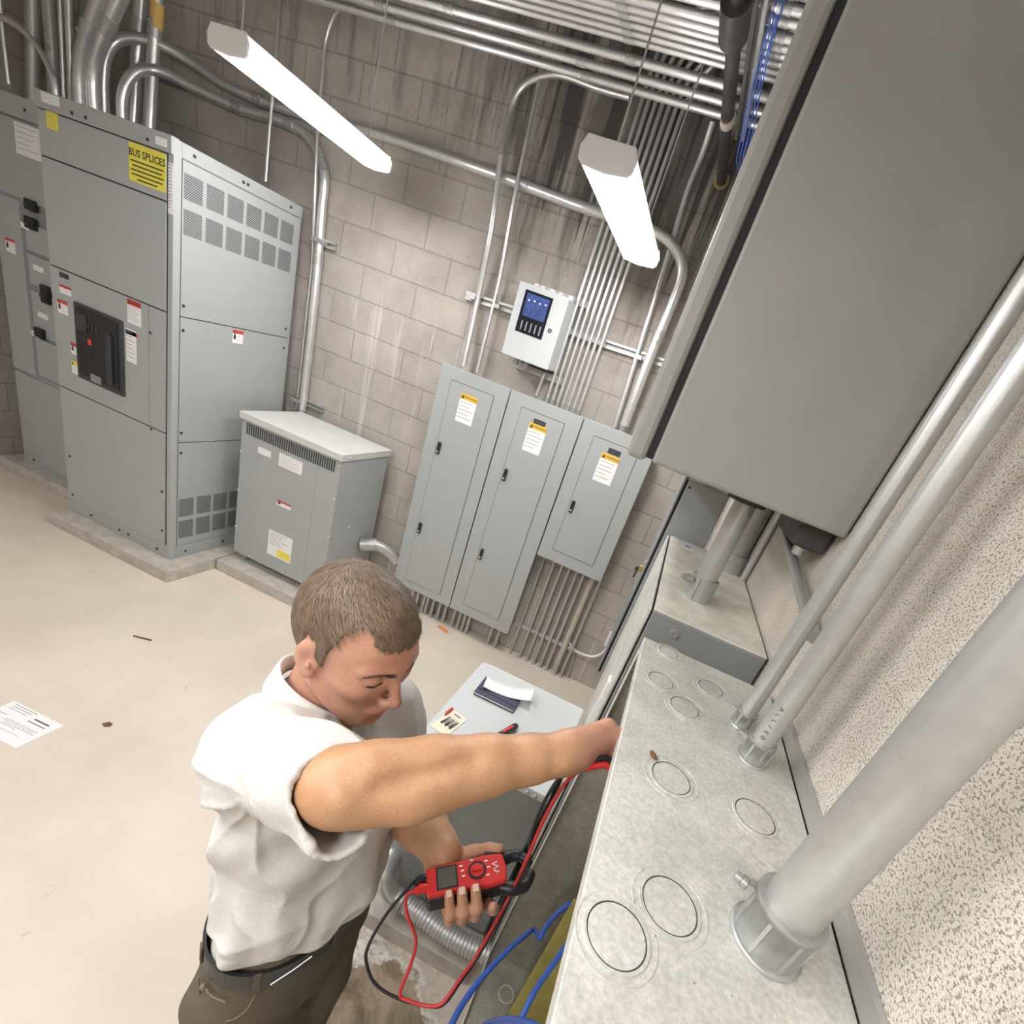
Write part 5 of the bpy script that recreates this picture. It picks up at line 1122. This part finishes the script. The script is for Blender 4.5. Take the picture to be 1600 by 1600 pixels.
# --- shirt ---
SF = Field((-1.22, -3.00, .96), (-.70, -2.40, 1.70), .0042)
zl = np.array([.96, 1.0, 1.016, 1.042, 1.075, 1.12, 1.20, 1.28, 1.34, 1.39, 1.43, 1.462, 1.50])
sa = np.array([.104, .110, .121, .134, .138, .132, .126, .126, .124, .112, .095, .074, .058])
sb = np.array([.154, .162, .172, .180, .183, .178, .178, .186, .190, .182, .158, .110, .072])
sx = np.interp(zl, [1.0, 1.05, 1.28, 1.44], [-.970, -.960, -.990, -1.010]); sy = np.interp(zl, [.98, 1.28, 1.44], [-2.695, -2.662, -2.652])
az_ = -.15; ca, sa_ = math.cos(az_), math.sin(az_)
def torso(x, y, z):
    zz = z[0, 0, :]; cx = np.interp(zz, zl, sx)[None, None, :]; cy = np.interp(zz, zl, sy)[None, None, :]; a = np.interp(zz, zl, sa)[None, None, :]; b = np.interp(zz, zl, sb)[None, None, :]
    px, py = x - cx, y - cy; u = px * ca + py * sa_; v = -px * sa_ + py * ca; th = np.arctan2(v / b, u / a)
    low = np.clip((1.22 - z) / .2, 0, 1); fold = np.clip((z - .998) / .04, 0, 1) * .0060 * low * (np.sin(th * 7 + z * 9 + 1.1 * np.sin(z * 24)) + .7 * np.sin(th * 13 - z * 14)) + .0035 * np.sin(th * 5 - z * 30 + 1.5 * np.sin(z * 17)) + .0025 * np.sin(th * 3 + z * 48 + 2 * np.sin(th * 2))
    d = (np.sqrt((u / a) ** 2 + (v / b) ** 2) - 1) * np.minimum(a, b) * .92 + fold
    return np.maximum(d, np.maximum(z - 1.468,   .968 - z))
SF.op(torso, (-1.2, -2.93, .97), (-.8, -2.42, 1.49), .02)
SF.cone((NECK[0], NECK[1], 1.402), RSH + np.array((.006, .02, -.022)), .060, .058, .05); SF.cone((NECK[0], NECK[1], 1.400), LSH, .056, .058, .05)
def sleeve(a, b, ra_, rb_, k, seed, tilt=0.0, wall=.008):
    """tapering tube of cloth from a to its open mouth at b, hollow near the mouth, trimmed by a tilted plane"""
    a = np.array(a, float); b = np.array(b, float); ba = b - a; L2 = ba @ ba; u0 = np.cross(ba, (0, 0, 1)); u0 /= np.linalg.norm(u0); ax = ba / math.sqrt(L2); v0 = np.cross(ax, u0)
    up_ = np.array((0, 0, 1.0)); up_ -= ax * ax[2]; nn = ax + up_ / np.linalg.norm(up_) * tilt; nn /= np.linalg.norm(nn)
    def fn(x, y, z):
        px, py, pz = x - a[0], y - a[1], z - a[2]; tr = (px * ba[0] + py * ba[1] + pz * ba[2]) / L2; t = np.clip(tr, 0, 1.6)
        qx, qy, qz = px - t * ba[0], py - t * ba[1], pz - t * ba[2]; th = np.arctan2(qx * v0[0] + qy * v0[1] + qz * v0[2], qx * u0[0] + qy * u0[1] + qz * u0[2])
        r = np.sqrt(qx * qx + qy * qy + qz * qz); fold = .0045 * np.sin(th * 3 + t * 7 + seed) * np.clip(t * 2, 0, 1) + .0035 * np.sin(t * 13 + th * 2.0 + seed + 1.2 * np.sin(th)) * np.clip(1.3 - t, 0, 1)
        R = ra_ + (rb_ - ra_) * t; d = r - R + fold
        plane = (x - b[0]) * nn[0] + (y - b[1]) * nn[1] + (z - b[2]) * nn[2]
        inner = np.maximum(r - (R - wall) + fold, .55 - tr)
        return np.maximum(np.maximum(d, plane), -inner)
    m = max(ra_, rb_) * 1.8; SF.op(fn, np.minimum(a, b) - m, np.maximum(a, b) + m, k)
RCU = RSH + (RELB - RSH) * 1.06 + np.array((-.006, -.004, -.014)); sleeve(RSH + np.array((.0, .012, -.012)), RCU, .075, .0655, .05, .4, .30, .0100)
LCU = LSH + (LELB - LSH) * .80; sleeve(LSH + np.array((0, -.005, -.01)), LCU, .064, .068, .05, 2.0, 0.0, .0100)
SF.cone(NECK + np.array((-.002, 0, .01)), NECK + np.array((.02, -.003, .10)), .058, .075, .008, 'sub')
SF.cone(NECK + np.array((.05, -.015, .012)), NECK + np.array((.12, -.03, -.03)), .042, .028, .01, 'sub')
P, Q = SF.mesh(); P = smooth_verts(P, Q, 2, .5)
def vnormals(P, Q):
    n_ = np.cross(P[Q[:, 2]] - P[Q[:, 0]], P[Q[:, 3]] - P[Q[:, 1]]); V_ = np.zeros_like(P)
    for i in range(4): np.add.at(V_, Q[:, i], n_)
    return V_ / np.maximum(np.linalg.norm(V_, axis=1), 1e-12)[:, None]
VN = vnormals(P, Q)
def pleats(A, axis, n, amp, r0, r1, r2, ph):
    # cloth pulled towards A: ridges fanning out from it
    axis = np.array(axis, float); axis /= np.linalg.norm(axis); u = np.cross(axis, (.3, .2, 1)); u /= np.linalg.norm(u); v = np.cross(axis, u); d = P - np.array(A)
    a, b = d @ u, d @ v; r = np.linalg.norm(d, axis=1); th = np.arctan2(b, a) + .16 * np.sin(r * 26 + ph) + .04 * np.sin(r * 70 + 2 * ph)
    w = np.clip((r - r0) / (r1 - r0), 0, 1) * np.clip((r2 - r) / (r2 - r1), 0, 1); q = 1 - np.abs(np.sin(th * n / 2 + ph))
    return (amp * w * (q ** 2.2 - .25))[:, None] * VN
D = pleats(RSH + np.array((.02, .02, -.12)), vC, 8, .010, .02, .09, .26, .3) + pleats(RCU + np.array((-.02, .03, -.03)), RELB - RSH, 6, .006, .02, .08, .2, 1.2)
D += pleats((-.92, -2.83, 1.02), (.5, -.8, 0), 8, .0065, .03, .11, .30, .8) + pleats((-1.05, -2.80, 1.05), (-.5, -.8, 0), 7, .0055, .03, .10, .28, .1) + pleats(LSH + np.array((.05, 0, -.10)), (1, 0, .3), 8, .006, .02, .08, .2, 2.)
D *= np.clip((P[:, 2] - 1.0) / .05, 0, 1)[:, None]; P = smooth_verts(P + D, Q, 1, .4)
shirt = npmesh('shirt', P, Q, [M_shirt], man)
# collar: band round the neck, folded over, open at the throat
mb = MB(); n = 36; V_ = []
for i in range(n + 1):
    ph = -math.pi + .40 + (2 * math.pi - .80) * i / n     # 0 = nape, +-pi = throat
    d = np.array((-math.cos(ph), -math.sin(ph), 0)); d = np.array((d[0] * ca - d[1] * sa_, d[0] * sa_ + d[1] * ca, 0)); fr = abs(ph) / math.pi
    c = NECK + np.array((-.002, 0, 0)); r0 = .0615 + .013 * fr; zt_ = .064 - .052 * fr ** 1.5 + .030 * max(0, -.15 * d[0] - .99 * d[1])
    V_ += [c + d * r0 + np.array((0, 0, zt_ - .035)), c + d * (r0 + .001) + np.array((0, 0, zt_)), c + d * (r0 + .007) + np.array((0, 0, zt_ + .003)), c + d * (r0 + .012 + .014 * fr) + np.array((.020 * fr ** 6, 0, zt_ - .020)), c + d * (r0 + .021 + .023 * fr) + np.array((.045 * fr ** 6, 0, zt_ - .048 - .030 * fr ** 4))]
mb.add(V_, [(i * 5 + j, i * 5 + j + 1, (i + 1) * 5 + j + 1, (i + 1) * 5 + j) for i in range(n) for j in range(4)], True)
co = mb.build('collar', M_shirt, man); so = co.modifiers.new('thick', 'SOLIDIFY'); so.thickness = .003; su = co.modifiers.new('sub', 'SUBSURF'); su.levels = su.render_levels = 1

# --- trousers, belt, shoes ---
TF = Field((-1.20, -2.96, .05), (-.78, -2.43, 1.02), .0065)
def hips(x, y, z):
    zz = z[0, 0, :]; Z_ = [.72, .80, .90, .97, 1.02]; a = np.interp(zz, Z_, [.105, .118, .122, .113, .110])[None, None, :]; b = np.interp(zz, Z_, [.165, .176, .174, .165, .160])[None, None, :]
    px, py = x - PEL[0] + .006, y - PEL[1]; u = px * ca + py * sa_; v = -px * sa_ + py * ca; th = np.arctan2(v, u)
    return np.maximum((np.sqrt((u / a) ** 2 + (v / b) ** 2) - 1) * np.minimum(a, b) + .003 * np.sin(th * 5 + z * 22), np.maximum(z - 1.008, .74 - z))
TF.op(hips, (-1.12, -2.9, .72), (-.82, -2.5, 1.02), .03)
lat = np.array((-sa_, ca, 0)) 
for s_ in (-1, 1):
    hp = PEL + lat * .088 * s_ + np.array((0, 0, -.16)); kn = PEL + lat * .105 * s_ + np.array((.015, 0, -.50)); an = PEL + lat * .115 * s_ + np.array((-.01, 0, -.905))
    TF.chain([hp, kn, an], [.093, .074, .062], .03)
TF.ell((PEL[0] - .05, PEL[1] - .165, .80), (.05, .03, .05), None, .04)
sl, X = TF.blk(TF.lo, TF.lo + TF.n * TF.h); x, y, z = X
TF.F[sl] += (.003 * np.sin(z * 38 + x * 30) * np.sin(y * 34 + z * 9)).astype(np.float32)
P, Q = TF.mesh(); P = smooth_verts(P, Q, 2, .5)
trousers = npmesh('trousers', P, Q, [M_trous], man)
def ringpt(th, a, b, z): u, v = a * math.cos(th), b * math.sin(th); return Vector((PEL[0] - .006 + u * ca - v * sa_, PEL[1] + u * sa_ + v * ca, z))
mb = MB(); n = 60; V_ = []
for i in range(n):
    th = 2 * math.pi * i / n
    for (o, z) in ((.0, .954), (.006, .954), (.006, 1.000), (.0, 1.000)): V_.append(ringpt(th, .117 + o, .170 + o, z))
mb.add(V_, [(i * 4 + j, ((i + 1) % n) * 4 + j, ((i + 1) % n) * 4 + (j + 1) % 4, i * 4 + (j + 1) % 4) for i in range(n) for j in range(4)])
belt = mb.build('belt', M_leather, man)
for th in (-.95, -1.9, -.1, .9, 2.0, 3.0):
    q = ringpt(th, .125, .178, .981); t_ = (ringpt(th + .02, .125, .178, .981) - q).normalized(); MB().obox(q, t_, t_.cross(Vector((0, 0, 1))), (0, 0, 1), .006, .0015, .026).build('belt_loop', M_trous, man, .001)
q = ringpt(-.62, .126, .178, .981); t_ = (ringpt(-.60, .126, .178, .981) - q).normalized()
MB().tube([q - t_ * .030 + Vector((0, 0, -.014)), q + t_ * .005 + Vector((0, 0, -.002)), q + t_ * .036 + Vector((0, 0, .014))], .0015, 8).build('pen_clip', M_emt, man)
M_stitch = mat('trouser_stitching', (.20, .17, .125), .8)
mb = MB()
pk = [ringpt(th, .1300, .1825, z) for th, z in [(-1.80, .93), (-1.74, .885), (-1.62, .862), (-1.4, .855), (-1.18, .865), (-1.02, .90), (-.95, .945)]]
mb.tube(spline(pk, 6), .0016, 6); mb.build('pocket_seam', M_stitch, man)
mb = MB(); mb.tube(spline([ringpt(th, .1285, .180, z) for th, z in [(-1.64, .928), (-1.5, .920), (-1.28, .920)]], 6), .0018, 6); mb.ball(ringpt(-1.66, .130, .182, .928), .006, 8); mb.build('pocket_welt', M_stitch, man)
for s_ in (-1, 1):
    an = PEL + lat * .115 * s_; f = np.array((ca, sa_, 0)); F_ = Field((an[0] - .2, an[1] - .12, -.01), (an[0] + .28, an[1] + .12, .14), .005)
    M3 = np.array([[ca, -sa_, 0], [sa_, ca, 0], [0, 0, 1]])
    F_.ell((an[0] + f[0] * .15, an[1] + f[1] * .15, .030), (.085, .047, .045), M3, .02); F_.ell((an[0] - .01, an[1], .035), (.085, .040, .055), M3, .03); F_.cone((an[0] - .01, an[1], .05), (an[0] - .012, an[1], .10), .05, .05, .02)
    sl, X = F_.blk(F_.lo, F_.lo + F_.n * F_.h); F_.F[sl] = np.maximum(F_.F[sl], (.002 - X[2]) + 0 * X[0])
    P, Q = F_.mesh(); npmesh('shoe', P, Q, [M_leather], man)

# ================= red clamp meter =================
MM = lambda a, b, n: tuple(mm(a, b, n))
cm = thing('clamp_meter', MM(-.0, 0, -.017), 'red and black clamp meter gripped in the left hand of the man', 'clamp meter')
def mbox(name, a0, a1, b0, b1, n0, n1, m, parent, bev=.003): 
    return MB().obox(mm((a0 + a1) / 2, (b0 + b1) / 2, (n0 + n1) / 2), MA, MBv, MN, (a1 - a0) / 2, (b1 - b0) / 2, (n1 - n0) / 2).build(name, m, parent, bev)
mbox('back_shell', -.080, .062, -.0290, .0290, -.031, .004, M_black, cm, .006)
face = MB().prism([mm(a, b, .002) for a, b in ((-.078, -.025), (.0, -.027), (.030, -.029), (.062, -.026), (.066, .0), (.062, .026), (.030, .029), (.0, .027), (-.078, .025))], Vector(MN) * .0135).build('face_plate', M_redp, cm, .004)
M_lcd = mat('grey_display', (.12, .115, .10), .2, var=.03); mbox('display', -.058, -.026, -.017, .019, .0150, .0164, M_lcd, face, .001)
mbox('display_bezel', -.061, -.023, -.020, .022, .0146, .0158, M_black, face, .001)
MB().ring(mm(.012, .002, .0152), MN, .0125, .0165, .0016, 28).build('dial_ring', M_black, face)
dl = MB().disc(mm(.012, .002, .0152), MN, .0125, .003, 24).build('dial', M_redp, face, .001); mbox('dial_pointer', .002, .022, -.001, .005, .018, .0215, M_redp, dl, .001)
for a, b in ((-.016, .016), (-.014, .007), (-.013, -.003), (.030, .016), (.033, .004), (.030, -.010), (.004, .023)): mbox('marking', a - .003, a + .003, b - .0014, b + .0014, .0152, .0158, M_white, face, .0)
lg = MB(); lg.tube([mm(.048, -.010 + .0 * i, .0162) if False else mm(.046 + .006 * math.sin(i * 1.9), -.012 + i * .0032, .0160) for i in range(8)], .0013, 6); lg.build('white_script_mark', M_white, face)
for s_ in (-1, 1):
    pts = [mm(.052, s_ * .022, -.010), mm(.078, s_ * .031, -.010), mm(.100, s_ * .026, -.010), mm(.114, s_ * .005, -.010)]
    MB().tube(spline(pts, 6), [.0125] * 6 + [.0115] * 6 + [.0095] * 6 + [.006], 12).build('clamp_jaw', M_black, cm)
mbox('jaw_lever', .030, .060, .026, .042, -.012, .006, M_black, cm, .004)
for b, m in ((-.006, M_redp), (.010, M_black)): MB().tube([mm(-.074, b, .006), mm(-.088, b, .010), mm(-.098, b - .006, .011)], [.0075, .0085, .0055], 10).build('lead_plug', m, cm)
# test leads
M_redlead = mat('red_lead', (.60, .035, .035), .4, var=.04); M_blk = mat('black_lead', (.02, .02, .022), .4, var=.1)
L0, L1 = mm(-.100, -.008, .011), mm(-.100, .006, .011)
low = [(-0.6355,-2.7751,1.0323), (-0.6100,-2.7659,1.0450), (-0.5989,-2.7343,1.0632), (-0.5864,-2.6903,1.0844), (-0.5761,-2.6415,1.1805)]
red = [tuple(L0), (-0.7441,-2.7260,1.1949), (-0.7301,-2.7357,1.1679), (-0.6968,-2.7433,1.1264), (-0.6877,-2.7615,1.0814), (-0.6842,-2.7809,1.0355), (-0.6636,-2.7802,1.0302)] + low + [(-0.5792,-2.6799,1.3592), (-0.5812,-2.6646,1.4456), (-0.5763,-2.6584,1.5216), (-0.5656,-2.6609,1.5628), (-0.5516,-2.6508,1.5736), (-0.5313,-2.6351,1.5777), (-.50, -2.64, 1.575)]
blk = [tuple(L1), (-0.7458,-2.7191,1.2114), (-0.7640,-2.7437,1.1482), (-0.7701,-2.7681,1.0942), (-0.7627,-2.7793,1.0658), (-0.7320,-2.7875,1.0366), (-0.6841,-2.7844,1.0274)] + [(a + .004, b + .003, c - .005) for a, b, c in low] + [(-0.5733,-2.6710,1.3396), (-0.5877,-2.6669,1.3918), (-0.5927,-2.6598,1.4605), (-0.5878,-2.6574,1.5277), (-0.5741,-2.6585,1.5663), (-0.5589,-2.6455,1.5781), (-0.5322,-2.6278,1.5846), (-.50, -2.63, 1.573)]
tl = thing('test_lead', tuple(L0), 'thin red test lead looping from the meter up into the open cabinet', 'test lead')
MB().tube(spline(red, 8), .0030, 8).build('lead', M_redlead, tl)
MB().tube([(-0.5591,-2.6564,1.5684), (-0.5516,-2.6508,1.5736), (-0.5313,-2.6351,1.5777), (-.50, -2.64, 1.575)], [.0042, .0052, .0052, .005], 10).build('probe_handle', M_redp, tl)
tl = thing('test_lead', tuple(L1), 'thin black test lead looping from the meter up into the open cabinet', 'test lead')
MB().tube(spline(blk, 8), .0030, 8).build('lead', M_blk, tl)
MB().tube([(-0.5741,-2.6585,1.5663), (-0.5589,-2.6455,1.5781), (-0.5322,-2.6278,1.5846), (-.50, -2.63, 1.573)], [.004, .0055, .006, .006], 10).build('probe_handle', M_black, tl)
